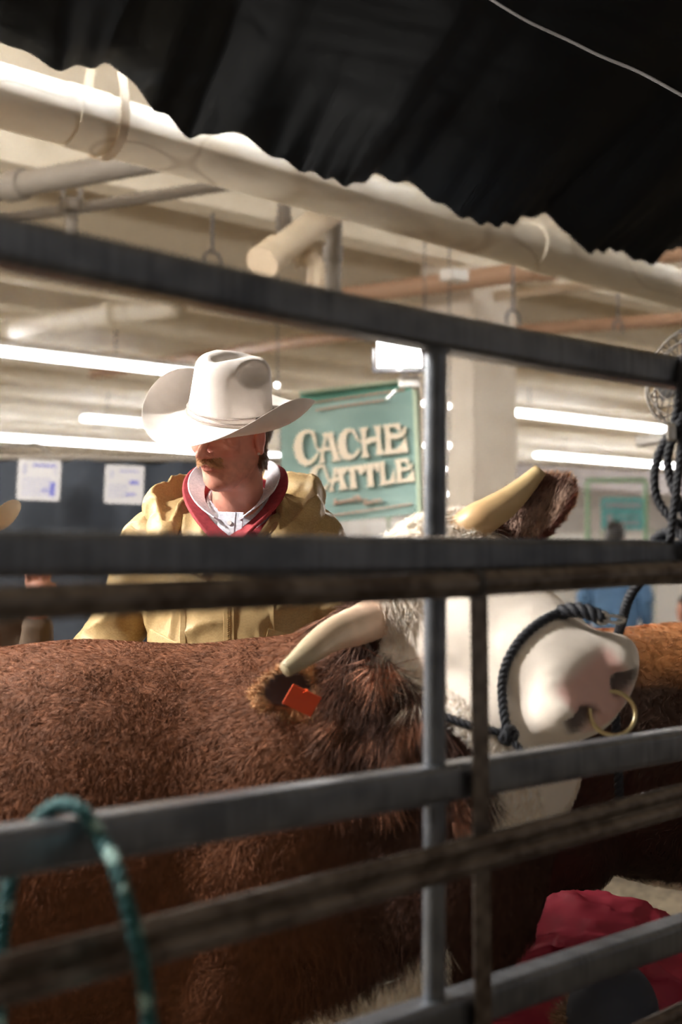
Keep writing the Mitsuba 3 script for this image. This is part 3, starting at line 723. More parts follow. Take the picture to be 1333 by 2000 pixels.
# horns
def horn(key, pts, rs, ca, cb, label=None):
    q = resample(pts, .006); n = len(q)
    r = np.interp(np.linspace(0, 1, n), np.linspace(0, 1, len(rs)), rs)
    r = r * (1 + .02 * np.sin(np.arange(n) * .9) * np.linspace(1, 0, n))
    m = sweep(q, circle(1, 24), scale=r)
    t = np.r_[np.repeat(np.linspace(0, 1, n), 24), 0, 1]
    j = meshkit.fbm(np.array(m.vertices) * np.array([30, 30, 30]), 3, 3)
    c = ca + (cb - ca) * np.clip(t * 1.15 - .1 + .5 * (j - .5), 0, 1)[:, None]
    add(key, m, 'horn_keratin', color=np.clip(c, 0, 1)); lab(key, label)
horn('bull__horn', [hd(.02, -.10, -.06), P(690, 1225, 2.66), P(645, 1243, 2.60), P(605, 1272, 2.55), P(572, 1298, 2.52), P(557, 1309, 2.51)], [.042, .040, .036, .030, .024, .014], lin([225, 190, 168]), lin([160, 148, 122]), 'pale near horn pointing down toward the rails')
horn('bull__horn_001', [hd(.02, .10, -.06), P(945, 1010, 2.74), P(985, 985, 2.75), P(1018, 957, 2.76), P(1045, 930, 2.76), P(1056, 918, 2.76)], [.042, .038, .034, .029, .022, .014], lin([196, 158, 116]), lin([182, 160, 118]), 'yellowish far horn pointing up')
for i, s in enumerate((-1, 1)):
    add('bull__eye' + ('' if i == 0 else '_001'), trimesh.creation.icosphere(3, .0165).apply_translation(hd(.180, s * .118, -.086)), mat('eye_dark', [.015, .01, .008], .08) if i == 0 else 'eye_dark', smooth=True)
# ear tag
tc = P(590, 1368, 2.585)
tx = np.array([.86, .25, -.44]); tx /= np.linalg.norm(tx); ty = np.array([.40, -.20, .9]); ty -= tx * (tx @ ty); ty /= np.linalg.norm(ty); tn = np.cross(tx, ty)
mat('tag_orange', [.78, .085, .02], .45)
add('bull__ear_tag', box(tc, [.060, .042, .003], [tx, ty, tn], .0014), 'tag_orange'); lab('bull__ear_tag', 'orange-red plastic ear tag')
add('bull__ear_tag__stud', tube([tc - tn * .006 + ty * .016, tc + tn * .006 + ty * .016], .006, 12), 'tag_orange')
# nose ring
nd = hd(.476, 0, -.104); rc_ = P(1197, 1393, nd[1] - .012)
a = np.linspace(0, 2 * np.pi, 48); rx = np.array([.93, .10, .28]); rx /= np.linalg.norm(rx); ry = np.array([-.25, .35, .9]); ry -= rx * (rx @ ry); ry /= np.linalg.norm(ry)
add('bull__nose_ring', tube(np.array([rc_ + .040 * (np.cos(q) * rx + np.sin(q) * ry) for q in a]), .0042, 10, cap=False), 'brass', smooth=True); lab('bull__nose_ring', 'brass ring through the nose')
# halter
def on_head(pts, lift):
    """drops a polyline onto the bull's surface, lift metres proud"""
    o = []
    for p in resample(pts, .012):
        q = p[None].copy()
        for _ in range(12):
            e = 1e-3; d = bull_sdf(q)[0] - lift
            g = np.array([(bull_sdf(q + e * np.eye(3)[i])[0] - bull_sdf(q - e * np.eye(3)[i])[0]) / (2 * e) for i in range(3)])
            q = q - np.clip(d, -.03, .03) * g / max(g @ g, .3)
        o.append(q[0])
    o = np.array(o); 
    for _ in range(3): o[1:-1] = (o[:-2] + 2 * o[1:-1] + o[2:]) / 4
    return o
HR = .0088
def cast(pxs, lift):
    """the places on the bull's head where the halter lies"""
    o = np.repeat([[0, 0, H]], len(pxs), 0); d = np.array([P(x_, y_, 1.0) for x_, y_ in pxs]) - o; d /= np.linalg.norm(d, axis=1, keepdims=True)
    loc, ri, _ = bull.ray.intersects_location(o, d, multiple_hits=False)
    return np.array([loc[i] - d[r] * lift for r, i in sorted((r, i) for i, r in enumerate(ri))])
nose = on_head(cast([(992, 1436), (984, 1390), (983, 1335), (995, 1285), (1020, 1247), (1060, 1214), (1095, 1200)], .004), HR * .8)
add('halter__noseband', rope(nose, HR, step=.004, pitch=.036), 'black_rope', smooth=True)
kn = nose[0]
for q in range(3):
    a = np.linspace(0, 2 * np.pi, 16); ax = [hf, hn, (hf + hr) / 1.4][q]; b1 = np.cross(ax, [.3, .5, .8]); b1 /= np.linalg.norm(b1); b2 = np.cross(ax, b1)
    add('halter__knot', tube(np.array([kn + .013 * (np.cos(t) * b1 + np.sin(t) * b2) for t in a]), .0075, 8, cap=False), 'black_rope', smooth=True)
add('halter__rope_tail', rope([kn, kn + np.array([.018, -.02, -.022]), kn + np.array([.045, -.022, -.052])], HR * .8, step=.004, pitch=.036), 'black_rope', smooth=True)
cheek = on_head(cast([(988, 1434), (945, 1425), (905, 1414), (875, 1402), (850, 1392)], .004), HR * .8)
add('halter__cheek_strap', rope(cheek, HR * .85, step=.004, pitch=.036), 'black_rope', smooth=True)
e_ = nose[-1]
add('halter__eye_splice', rope([e_, P(1140, 1193, e_[1] - .02), P(1178, 1210, e_[1] - .03)], HR * 1.6, step=.004, pitch=.05), 'black_rope', smooth=True)
r0, r1 = P(1178, 1207, e_[1] - .035), P(1222, 1212, e_[1] - .04)
add('halter__chain_link', tube(np.array([(r0 + r1) / 2 + np.cos(t) * (r1 - r0) / 2 + np.sin(t) * Z * .006 for t in np.linspace(0, 2 * np.pi, 30)]), .003, 8, cap=False), 'chrome', smooth=True)
add('halter__chain_link', tube(np.array([r0 + .010 * (np.cos(t) * np.array([1, 0, 0]) + np.sin(t) * Z) for t in np.linspace(0, 2 * np.pi, 24)]), .0035, 8, cap=False), 'chrome', smooth=True)
lab('halter', 'black twisted rope halter around the white muzzle of the bull', 'halter')
# ------------------------------------------------------------------ the man in the white hat
vcol('skin', .5, .4)
mat('felt_white', proc(lambda p, n, u: mix([.70, .64, .60], [.80, .75, .71], fbm(p.x * 30, p.y * 30, p.z * 30))), .8, spec=.2, sheen=.3)
def jacket_fn(p, n, u):
    return mix([.33, .225, .10], [.44, .32, .155], smoothstep(.25, .75, fbm(p.x * 11, p.y * 11, p.z * 11) * .7 + noise(p.x * 300, p.y * 300, p.z * 300) * .3))
mat('jacket_tan', proc(jacket_fn), .5, spec=.4)
mat('jacket_dark', [.035, .035, .04], .8)
mat('sweater_red', proc(lambda p, n, u: mix([.21, .018, .026], [.30, .03, .04], noise(p.x * 220, p.y * 220, p.z * 90))), .85, sheen=.4)
mat('shirt_pale', proc(lambda p, n, u: mix([.46, .48, .56], [.64, .65, .72], noise(p.x * 240, p.y * 240, p.z * 240))), .8)
mat('denim', proc(lambda p, n, u: mix([.03, .05, .09], [.07, .11, .18], noise(p.x * 90, p.y * 90, p.z * 30))), .85)
mat('leather_brown', [.10, .045, .02], .45)
mat('leather_dark', [.02, .016, .014], .4)
vcol('hair_dark', .5, .5)
M0 = np.array([-.268, 3.46, 0.0])              # the man's place on the floor
yaw = math.radians(6)
mx = np.array([math.cos(yaw), -math.sin(yaw), 0]); my = np.array([math.sin(yaw), math.cos(yaw), 0])   # his left (picture right), his back
def mw(x, y, z): return M0 + x * mx + y * my + z * Z
def to_m(p): q = p - M0; return np.stack([q @ mx, q @ my, q[:, 2]], 1)
HC = P(450, 848, 3.35)
hyaw, hpit, hroll = math.radians(34), math.radians(15), math.radians(-5)
from scipy.spatial.transform import Rotation as Rot
def head_axes(yaw_, pit, roll):
    f_ = np.array([-math.sin(yaw_) * math.cos(pit), -math.cos(yaw_) * math.cos(pit), -math.sin(pit)])
    r_ = np.array([math.cos(yaw_), -math.sin(yaw_), 0]); u_ = np.cross(f_, r_) * 1.0
    if u_[2] < 0: u_ = -u_
    r2 = r_ * math.cos(roll) + u_ * math.sin(roll); u2 = u_ * math.cos(roll) - r_ * math.sin(roll)
    return r2, f_, u2                              # picture-right side, forward, up
kr, kf, ku = head_axes(hyaw, hpit, hroll)
def hw(x, y, z): return HC + x * kr + y * kf + z * ku
def to_k(p): q = p - HC; return np.stack([q @ kr, q @ kf, q @ ku], 1)
def head_sdf(k, ear=True):
    d = ell(k, (0, -.012, .035), (.076, .097, .098))
    d = smin(d, ell(k, (0, .02, -.045), (.062, .072, .075)), .03)
    d = smin(d, cone(k, (0, .055, -.098), (0, .066, -.102), .024, .021), .03)           # chin
    for s in (-1, 1):
        d = smin(d, cone(k, (s * .052, -.005, -.055), (s * .022, .055, -.098), .018, .017), .022)   # jaw
        d = smin(d, ell(k, (s * .042, .064, -.018), (.024, .018, .016)), .02)            # cheekbone
        d = smin(d, ell(k, (s * .032, .078, .030), (.026, .012, .010)), .014)            # brow
        d = smax(d, -ell(k, (s * .032, .094, .010), (.017, .014, .010)), .012)           # socket
        d = smin(d, ell(k, (s * .031, .073, .009), (.0125, .0125, .011)), .004)          # eye and lids
    n = cone(k, (0, .085, .018), (0, .113, -.022), .0085, .0115)                          # nose
    n = smin(n, ell(k, (0, .118, -.026), (.011, .011, .010)), .008)
    for s in (-1, 1): n = smin(n, ell(k, (s * .012, .104, -.030), (.0085, .010, .0075)), .006)
    d = smin(d, n, .010)
    d = smin(d, ell(k, (0, .082, -.052), (.028, .016, .016)), .014)                       # muzzle
    d = smin(d, ell(k, (0, .094, -.0545), (.021, .008, .0048)), .004)
    d = smin(d, ell(k, (0, .0925, -.0655), (.019, .008, .0055)), .004)
    d = smax(d, -ell(k, (0, .104, -.0598), (.022, .007, .0012)), .003)
    for s in (-1, 1): d = smax(d, -ell(k, (s * .006, .114, -.0375), (.0035, .005, .0025)), .002)
    if ear:
        for s in (-1, 1):
            c = np.array([s * .078, -.012, -.008]); ax = np.array([[s * .25, -.1, .0], [0, 1, .15], [0, -.15, 1]]); ax[0] = np.cross(ax[1], ax[2]); ax /= np.linalg.norm(ax, axis=1, keepdims=True)
            e = ell(k, c, (.0085, .019, .033), ax); e = smin(e, ell(k, c + [0, .004, -.030], (.007, .010, .011)), .006)
            e = smax(e, -ell(k, c + [s * .010, .003, .002], (.007, .011, .021), ax), .004)
            d = smin(d, e, .006)
    return d
def man_body(p):
    k = to_k(p); m = to_m(p)
    d = head_sdf(k)
    nk = cone(m, (.01, .045, 1.44), to_m(hw(0, -.02, -.06)[None])[0], .066, .058)
    d = smin(d, nk, .02)
    d = smin(d, cone(m, (-.13, .03, 1.43), (.13, .03, 1.43), .06, .06), .05)
    d = smin(d, cone(m, (0, .02, 1.36), (0, .02, 1.10), .13, .115), .06)
    for s in (-1, 1):
        el, wr = (s * (.285 + .03 * (s < 0)), .03, 1.16), (s * .25, -.05, .93)
        d = smin(d, chain(m, [(s * .18, .03, 1.43), el, wr], [.055, .043, .03], .02), .03)
        h0 = np.array(wr)
        d = smin(d, cone(m, h0, h0 + [-s * .01, -.05, -.07], .028, .030), .015)
        for fi in range(4):
            a = h0 + [-s * .01 + (fi - 1.5) * .019, -.055, -.085]
            L = (.036, .042, .039, .030)[fi]
            d = smin(d, chain(m, [a, a + [0, -.012, -L], a + [0, .004, -2 * L + .008]], [.0092, .0085, .007], .004), .006)
        th = h0 + [-s * .028, -.03, -.04]
        d = smin(d, chain(m, [th, th + [-s * .018, -.018, -.03], th + [-s * .016, -.026, -.058]], [.012, .0095, .0075], .005), .008)
    return d
lo_, hi_ = M0 + [-.42, -.36, .70], M0 + [.42, .28, 1.86]
man = surf(man_body, lo_, hi_, .0048)
k = to_k(np.array(man.vertices)); j = meshkit.fbm(np.array(man.vertices) * 90, 3, 5) - .5
SK = lin([206, 146, 128]); c = np.repeat(SK[None], len(k), 0) * (1 + .18 * j[:, None])
def blend(c, col, w): return c * (1 - w[:, None]) + lin(col) * w[:, None]
c = blend(c, [178, 98, 88], .55 * np.clip(1 - np.linalg.norm((k - [0, .1, -.03]) / [.02, .03, .02], axis=1), 0, 1))
for s in (-1, 1):
    c = blend(c, [186, 104, 92], .5 * np.clip(1 - np.linalg.norm((k - [s * .045, .065, -.03]) / [.035, .04, .03], axis=1), 0, 1))
    c = blend(c, [190, 100, 85], .6 * np.clip(1.2 - np.linalg.norm((k - [s * .08, -.012, -.01]) / [.02, .03, .05], axis=1), 0, 1))
    c = blend(c, [40, 28, 22], np.clip(3 - 3 * np.linalg.norm((k - [s * .031, .086, .009]) / [.010, .006, .004], axis=1), 0, 1))
c = blend(c, [168, 84, 80], np.clip(2.4 - 2 * np.linalg.norm((k - [0, .1, -.061]) / [.020, .02, .010], axis=1), 0, 1) * .8)
stub = np.clip((-.035 - k[:, 2]) / .02, 0, 1) * np.clip((k[:, 1] + .03) / .03, 0, 1) * np.clip((k[:, 2] + .14) / .02, 0, 1)
c = blend(c, [120, 74, 54], .42 * stub * np.clip(.6 + 2.2 * j, 0, 1))
add('person__body', man, 'skin', color=np.clip(c, 0, 1))
lab('person', 'man in white cowboy hat and tan hooded jacket standing behind the bull', 'person')
# hair and moustache
def hair_mask(k): return (np.abs(k[:, 0]) > .045) & (k[:, 1] < -.005) & (k[:, 1] > -.12) & (k[:, 2] > -.07) & (k[:, 2] < .06) | (k[:, 1] < -.06) & (k[:, 2] > -.075) & (k[:, 2] < .06)
def hm(cn, n):
    k = to_k(cn); return (hair_mask(k) & ~((np.abs(k[:, 0]) > .073) & (k[:, 1] > -.035) & (k[:, 2] < .03))).astype(float)
add_blades('person__hair', fur_on(man, 9000, lambda p, N: np.repeat(lin([92, 62, 44])[None], len(p), 0), hm, 201, lambda p: np.repeat((-ku * 1.0 - kf * .5)[None], len(p), 0), .034, .0012, swirl=.35, lift=.3, nblend=.6), 'hair_dark')
lab('person__hair', 'short brown hair', kind='stuff')
def mm(cn, n):
    k = to_k(cn); return ((np.abs(k[:, 0]) < .032) & (k[:, 2] < -.038) & (k[:, 2] > -.050 - .22 * np.abs(k[:, 0])) & (k[:, 1] > .07)).astype(float)
add_blades('person__moustache', fur_on(man, 900, lambda p, N: np.repeat(lin([168, 126, 88])[None], len(p), 0), mm, 211, lambda p: np.sign(to_k(p)[:, :1]) * kr - ku * .9, .013, .001, swirl=.3, lift=.35, nblend=.6), 'hair_dark')
lab('person__moustache', 'sandy moustache', kind='stuff')
def em(cn, n):
    k = to_k(cn); return ((np.abs(np.abs(k[:, 0]) - .034) < .02) & (np.abs(k[:, 2] - .034) < .005) & (k[:, 1] > .05)).astype(float)
add_blades('person__eyebrows', fur_on(man, 500, lambda p, N: np.repeat(lin([120, 84, 56])[None], len(p), 0), em, 221, lambda p: np.sign(to_k(p)[:, :1]) * kr, .009, .001, swirl=.2, lift=.3), 'hair_dark')
lab('person__eyebrows', kind='stuff')
add('person__earlobe_glint', trimesh.creation.icosphere(2, .0035).apply_translation(hw(.081, .003, -.043)), 'chrome', smooth=True)  # chrome bead standing in for the glint of light on the earlobe
for i, s in enumerate((-1, 1)):
    add('person__eye', trimesh.creation.icosphere(2, .0118).apply_translation(hw(s * .031, .066, .008)), 'white_plain', smooth=True)
# hat: a felt crown with a crease and two dents, a brim rolled up at the sides
def make_hat(C, axes, scale=1.0, curl=.078):
    r_, f_, u_ = axes; A = np.stack([r_, f_, u_])
    def to_(p): return ((p - C) @ A.T) / scale
    def crown(p):
        q = to_(p); z = q[:, 2]
        t = np.clip(z / .14, -.2, 1.2); sx, sy = .0885 - .013 * t + .006 * (1 - t) ** 2 * (t > 0), .104 - .006 * t
        d = (np.sqrt((q[:, 0] / sx) ** 2 + (q[:, 1] / sy) ** 2) - 1) * .085
        top = .142 - .02 * np.clip(-q[:, 1] / .1, 0, 1) - 1.3 * (q[:, 0] ** 2) + .004
        d = smax(d, (z - top) * .9, .030)
        d = smax(d, -z, .004)
        cr = ell(q, (0, -.005, .163), (.024, .094, .044))
        d = smax(d, -cr, .016)
        for s in (-1, 1):
            dn = ell(q, (s * .092, .022, .122), (.044, .066, .034), [[.97, -.2 * s, .15 * s], [.2 * s, .98, .0], [-.15 * s, 0, .98]])
            d = smax(d, -dn, .010)
        return d * scale
    R = .2 * scale
    cm = surf(crown, C - R * 1.0, C + R * 1.0, .0042 * scale)
    nt, ns = 144, 16
    th = np.linspace(0, 2 * np.pi, nt, endpoint=False); ss = np.linspace(0, 1, ns)
    Tt, S = np.meshgrid(th, ss, indexing='ij')
    sn, cs = np.sin(Tt), np.cos(Tt)                     # theta 0 = front, +90 = picture right
    wid = .150 - .0 * np.abs(sn); flat = .115
    side = np.abs(sn) ** 1.7
    w_ = np.clip((S - .30) / .70, 0, 1); rad = .128 * (S * (1 - side * .10) - side * .30 * w_ ** 2.6)
    bx, by = .088 * sn, .104 * cs
    up = side * curl * w_ ** 1.55 * 1.04 - (1 - side) * .016 * S ** 1.5 * np.where(cs > 0, 1.25, .5)
    roll_in = side * (.004 * S ** 6)
    X = bx + (rad - roll_in) * sn; Y = by + (rad + .0) * cs * 1.04; Zc = up
    G = C + scale * (X[..., None] * r_ + Y[..., None] * f_ + Zc[..., None] * u_)
    dS, dT = np.gradient(G, axis=1), np.roll(G, -1, 0) - np.roll(G, 1, 0)
    N = np.cross(dS, dT); N /= np.maximum(np.linalg.norm(N, axis=2, keepdims=True), 1e-9)
    if (N @ u_).mean() < 0: N = -N
    th_ = .0032 * scale * np.sqrt(np.clip(1 - (S - .985).clip(0) / .016, 0.05, 1))[..., None]
    A1, B1 = G + N * th_ / 2, G - N * th_ / 2
    v = np.vstack([A1.reshape(-1, 3), B1.reshape(-1, 3)]); n0 = nt * ns
    i, jj = np.meshgrid(np.arange(nt), np.arange(ns - 1), indexing='ij'); a = (i * ns + jj).ravel(); b = (((i + 1) % nt) * ns + jj).ravel()
    f1 = np.vstack([np.stack([a, a + 1, b], 1), np.stack([a + 1, b + 1, b], 1)])
    i = np.arange(nt); ed = []
    for col, fl in ((ns - 1, 1), (0, -1)):
        p_, q_ = i * ns + col, ((i + 1) % nt) * ns + col
        e = np.vstack([np.stack([p_, p_ + n0, q_], 1), np.stack([q_, p_ + n0, q_ + n0], 1)])
        ed.append(e[:, ::fl])
    bm = trimesh.Trimesh(v, np.vstack([f1, f1[:, ::-1] + n0] + ed), process=False)
    if bm.volume < 0: bm.invert()
    ang = np.linspace(0, 2 * np.pi, 80)
    def ringc(z, g=.0015): 
        t = z / .14; sx, sy = .0885 - .013 * t + .006 * (1 - t) ** 2, .104 - .006 * t
        return np.array([C + scale * ((sx + g) * np.sin(q) * r_ + (sy + g) * np.cos(q) * f_ + z * u_) for q in ang])
    band = tube(ringc(.020), .0022 * scale, 8, cap=False); band2 = tube(ringc(.008), .0022 * scale, 8, cap=False)
    return cm, bm, band, band2
axes_hat = head_axes(math.radians(33), math.radians(16), math.radians(-16.5))
HATC = HC + axes_hat[2] * .044 + axes_hat[1] * -.002 + axes_hat[0] * -.006
cm, bm, band, band2 = make_hat(HATC, axes_hat, 1.04, .070)
add('person__hat', cat_([cm, bm]), 'felt_white', smooth=50); lab('person__hat', 'white felt cowboy hat with creased crown and rolled brim')
mat('felt_seam', [.42, .36, .33], .8)
add('person__hat__band', band, 'felt_seam', smooth=True); add('person__hat__band', band2, 'felt_seam', smooth=True)
add('person__hat__buckle', box(HATC + .097 * axes_hat[0] + .012 * axes_hat[1] * 2 + .016 * axes_hat[2], [.007, .016, .014], np.stack(axes_hat), .002), 'leather_dark')
# clothes
def folds(m, amp, s, seed): return amp * (meshkit.fbm(m * np.asarray(s), 3, seed) - .5)
def torso(m, g=0.0, low=.98):
    q = m * np.array([.70, 1, 1])
    d = cone(q, (0, .015, 1.40), (0, .015, low), .128 + g, .128 + g)
    d = smin(d, cone(m, (-.175, .03, 1.452), (.175, .03, 1.452), .068 + g, .068 + g), .07)
    return d
def jacket_sdf(p):
    m = to_m(p); x, y, z = m.T
    d = torso(m, .020, .86)
    d = smax(d, .84 - z, .01)
    for s in (-1, 1):
        sl = chain(m, [(s * .195, .03, 1.455), (s * (.292 + .03 * (s < 0)), .035, 1.17), (s * .262, -.045, .965)], [.080, .073, .054], .03)
        d = smin(d, sl, np.clip((z - 1.28) * .3, .006, .035))
    d = smin(d, cone(m, (-.11, .05, 1.50), (.11, .05, 1.50), .062, .062), .05)                 # trapezius
    # folds
    d = d + folds(m + .25 * np.stack([z, x, 0 * x], 1), .024, (9, 9, 5), 3) + folds(m, .008, (26, 26, 16), 8)
    d = d + .006 * np.abs(np.sin(34 * (z + .5 * np.abs(x)) + 4 * meshkit.noise(m * 6, 2))) * np.clip((np.abs(x) - .2) / .05, 0, 1)
    rd = 1 - np.abs(2 * meshkit.fbm(m * [13, 13, 9] + [3, 0, 0], 2, 19) - 1); d = d - .012 * (rd ** 3 - .35)
    # open front
    half = np.interp(z, [.5, 1.36, 1.40, 1.47, 1.54, 1.62, 1.8], [-.02, -.02, .015, .055, .095, .118, .13])
    cut = np.abs(x - .022) - half
    d = np.where(y < .03, smax(d, -cut * .8, .012), d)
    neck = cone(m, (.02, .03, 1.40), (.02, -.03, 1.75), .098, .11)
    d = smax(d, -neck, .01)
    return d
lo_, hi_ = M0 + [-.46, -.30, .80], M0 + [.46, .30, 1.66]
jk = surf(jacket_sdf, lo_, hi_, .006)
add('person__jacket', jk, 'jacket_tan', smooth=60); lab('person__jacket', 'tan waxed jacket')
# hood bunched round the neck
def hood_sdf(p):
    m = to_m(p); x, y, z = m.T
    ctr = [(-.145, -.085, 1.475), (-.158, .0, 1.545), (-.115, .10, 1.575), (.02, .145, 1.585), (.15, .10, 1.575), (.178, .0, 1.535), (.150, -.090, 1.455)]
    d = chain(m, ctr, [.040, .052, .058, .060, .058, .052, .040], .03)
    ctr2 = [tuple(np.array(c_) * [.95, .95, 1] + [.002, -.022, .040]) for c_ in ctr]
    hol = chain(m, ctr2, [.010, .034, .044, .048, .044, .034, .010], .02)
    d = d + folds(m, .018, (18, 18, 14), 14); rd = 1 - np.abs(2 * meshkit.fbm(m * [17, 17, 12], 2, 23) - 1); d = d - .008 * (rd ** 3 - .35)
    d = smax(d, -hol, .008)
    neck = cone(m, (.02, .03, 1.40), (.02, -.03, 1.75), .090, .10)
    return smax(d, -neck, .01)
add('person__jacket__hood', surf(hood_sdf, M0 + [-.30, -.20, 1.36], M0 + [.32, .28, 1.70], .005), 'jacket_tan', smooth=60)
# storm collar flaps along the opening, chest flap, zip
def on_jacket(pts, lift, f=jacket_sdf, step=.012):
    """pushes points along his front-back direction on to the garment"""
    q = resample(pts, step).copy()
    for _ in range(25):
        d = f(q) - lift; q = q - my * np.clip(-d, -.02, .02)[:, None] * .8 * -1 * -1
    return q
def drop_front(pts, mesh_f, lift, step=.012):
    q = resample(pts, step); t0 = np.full(len(q), -.32); m = to_m(q)
    base = np.stack([m[:, 0], 0 * m[:, 0], m[:, 2]], 1); y = np.full(len(q), -.30)
    for _ in range(60):
        w = M0 + base[:, :1] * mx + y[:, None] * my + base[:, 2:] * Z
        y = y + np.clip((mesh_f(w) - lift) * .8, -.01, .03)
        y = np.minimum(y, .12)
    w = M0 + base[:, :1] * mx + y[:, None] * my + base[:, 2:] * Z
    for _ in range(2): w[1:-1] = (w[:-2] + 2 * w[1:-1] + w[2:]) / 4
    return w
mf = lambda x, z: mw(x, -.2, z)
fl = drop_front([mf(-.245, 1.475), mf(-.19, 1.445), mf(-.10, 1.425), mf(-.03, 1.40)], jacket_sdf, .006)
add('person__jacket__chest_flap', ribbon(fl, -Z + .0 * my, .055, .005, step=.008), 'jacket_tan', smooth=40)
fl = drop_front([mf(.24, 1.47), mf(.18, 1.44), mf(.11, 1.425), mf(.075, 1.40)], jacket_sdf, .006)
add('person__jacket__chest_flap', ribbon(fl, -Z + .0 * my, .05, .005, step=.008), 'jacket_tan', smooth=40)
zp = drop_front([mf(.022, 1.345), mf(.02, 1.2), mf(.022, .9)], jacket_sdf, .001)
add('person__jacket__zip_tape', ribbon(zp, mx, .026, .004), 'jacket_tan', smooth=40)
mat('zip_brass', [.42, .30, .14], .35, .8)
zq = resample(zp, .0052); zq = zq[(zq[:, 2] > 1.13)]
for side_ in (-1, 1): add('person__jacket__zip_teeth', cat_([box(c_ + mx * side_ * .0022 - my * .0035 + Z * (.0013 * side_), [.0038, .003, .0024], [mx, my, Z], .0006) for c_ in zq]), 'zip_brass'); 
lab('person__jacket__zip_teeth', 'brass zip teeth', kind='stuff'); lab('person__jacket__zip_teeth_001', 'brass zip teeth', kind='stuff')
for x0 in (-.095, .115):
    pl = drop_front([mf(x0, 1.37), mf(x0 + .004, 1.2), mf(x0 + .01, .95)], jacket_sdf, .001)
    add('person__jacket__front_seam', ribbon(pl, mx, .016, .005), 'jacket_tan', smooth=40)
for x0, sg_ in ((-.15, 1), (.165, -1)):
    pk = drop_front([mf(x0 - .06, 1.235), mf(x0, 1.215), mf(x0 + .055, 1.195)], jacket_sdf, .003)
    add('person__jacket__pocket_flap', ribbon(pk, -Z, .045, .006), 'jacket_tan', smooth=40)
# sweater and shirt
def sweater_sdf(p):
    m = to_m(p); x, y, z = m.T
    d = torso(m, .002, .90); d = smax(d, .95 - z, .01)
    d = smin(d, cone(m, (0, .045, 1.44), (.012, .02, 1.56), .098, .092), .04)
    half = np.interp(z, [1.3, 1.455, 1.475, 1.53, 1.60, 1.8], [-.03, -.012, .006, .045, .085, .11])
    d = np.where(y < .05, smax(d, -(np.abs(x - .022) - half) * .8, .006), d)
    d = smax(d, -cone(m, (.015, .035, 1.42), to_m(hw(0, -.02, -.02)[None])[0], .082, .086), .006)
    return smax(d, z - 1.595 - .35 * y, .006)
add('person__sweater', surf(sweater_sdf, M0 + [-.30, -.2, .92], M0 + [.30, .22, 1.66], .006), 'sweater_red', smooth=60); lab('person__sweater', 'dark red wrap-neck sweater')
def shirt_sdf(p):
    m = to_m(p); x, y, z = m.T
    d = torso(m, -.006, 1.2); d = smax(d, 1.25 - z, .01)
    d = smin(d, cone(m, (.01, .045, 1.40), (.015, .01, 1.545), .086, .080), .03)
    d = smax(d, -cone(m, (.012, .04, 1.47), to_m(hw(0, -.02, -.02)[None])[0], .062, .070), .005)
    d = smax(d, -cone(m, (.019, -.16, 1.49), (.019, -.09, 1.60), .004, .04), .008)
    return smax(d, z - 1.585 - .35 * y, .005)
add('person__shirt', surf(shirt_sdf, M0 + [-.28, -.2, 1.22], M0 + [.28, .22, 1.64], .006), 'shirt_pale', smooth=60); lab('person__shirt', 'pale chambray shirt')
# overlapping red neck bands, drawn out of the sweater's edge
band_l = [mw(-.075, .085, 1.635), mw(-.096, .01, 1.612), mw(-.080, -.075, 1.555), mw(-.035, -.128, 1.50), mw(.035, -.150, 1.435)]
band_r = [mw(.095, .085, 1.632), mw(.122, .01, 1.605), mw(.108, -.075, 1.54), mw(.065, -.128, 1.49), mw(.005, -.147, 1.43)]
for bpts, wd in ((band_r, [mw(.3, 0, .9) - M0, mw(.8, .1, .4) - M0, mw(.8, 0, .4) - M0, mw(.7, 0, .35) - M0]), (band_l, [mw(-.3, 0, .9) - M0, mw(-.8, .1, .4) - M0, mw(-.8, 0, .4) - M0, mw(-.7, 0, .35) - M0])):
    add('person__sweater__neck_band', ribbon(bpts, np.array(wd), .040, .009, step=.008), 'sweater_red', smooth=50)
col_l = [mw(-.055, .075, 1.640), mw(-.080, .0, 1.615), mw(-.068, -.07, 1.565), mw(-.038, -.108, 1.532), mw(-.006, -.128, 1.510)]
col_r = [mw(.075, .075, 1.640), mw(.103, .0, 1.612), mw(.092, -.07, 1.56), mw(.066, -.108, 1.53), mw(.045, -.126, 1.512)]
for bpts, s in ((col_l, -1), (col_r, 1)):
    add('person__shirt__collar', ribbon(bpts, np.array([mw(s * .3, 0, .9) - M0, mw(s * .7, 0, .6) - M0, mw(s * .7, 0, .6) - M0, mw(s * .8, -.2, .5) - M0]), .046, .004, step=.008), 'shirt_pale', smooth=50)
add('person__shirt__front', ribbon([mw(.021, -.110, 1.528), mw(.020, -.122, 1.495), mw(.019, -.136, 1.45)], mx, .060, .004), 'shirt_pale', smooth=50)
add('person__shirt__placket', ribbon([mw(.021, -.1135, 1.528), mw(.020, -.1255, 1.495), mw(.019, -.1395, 1.45)], mx, .024, .003), 'shirt_pale', smooth=50)
bt = mw(.020, -.1265, 1.503); add('person__shirt__button', tube([bt - my * .004, bt], .0055, 16), 'white_plain')
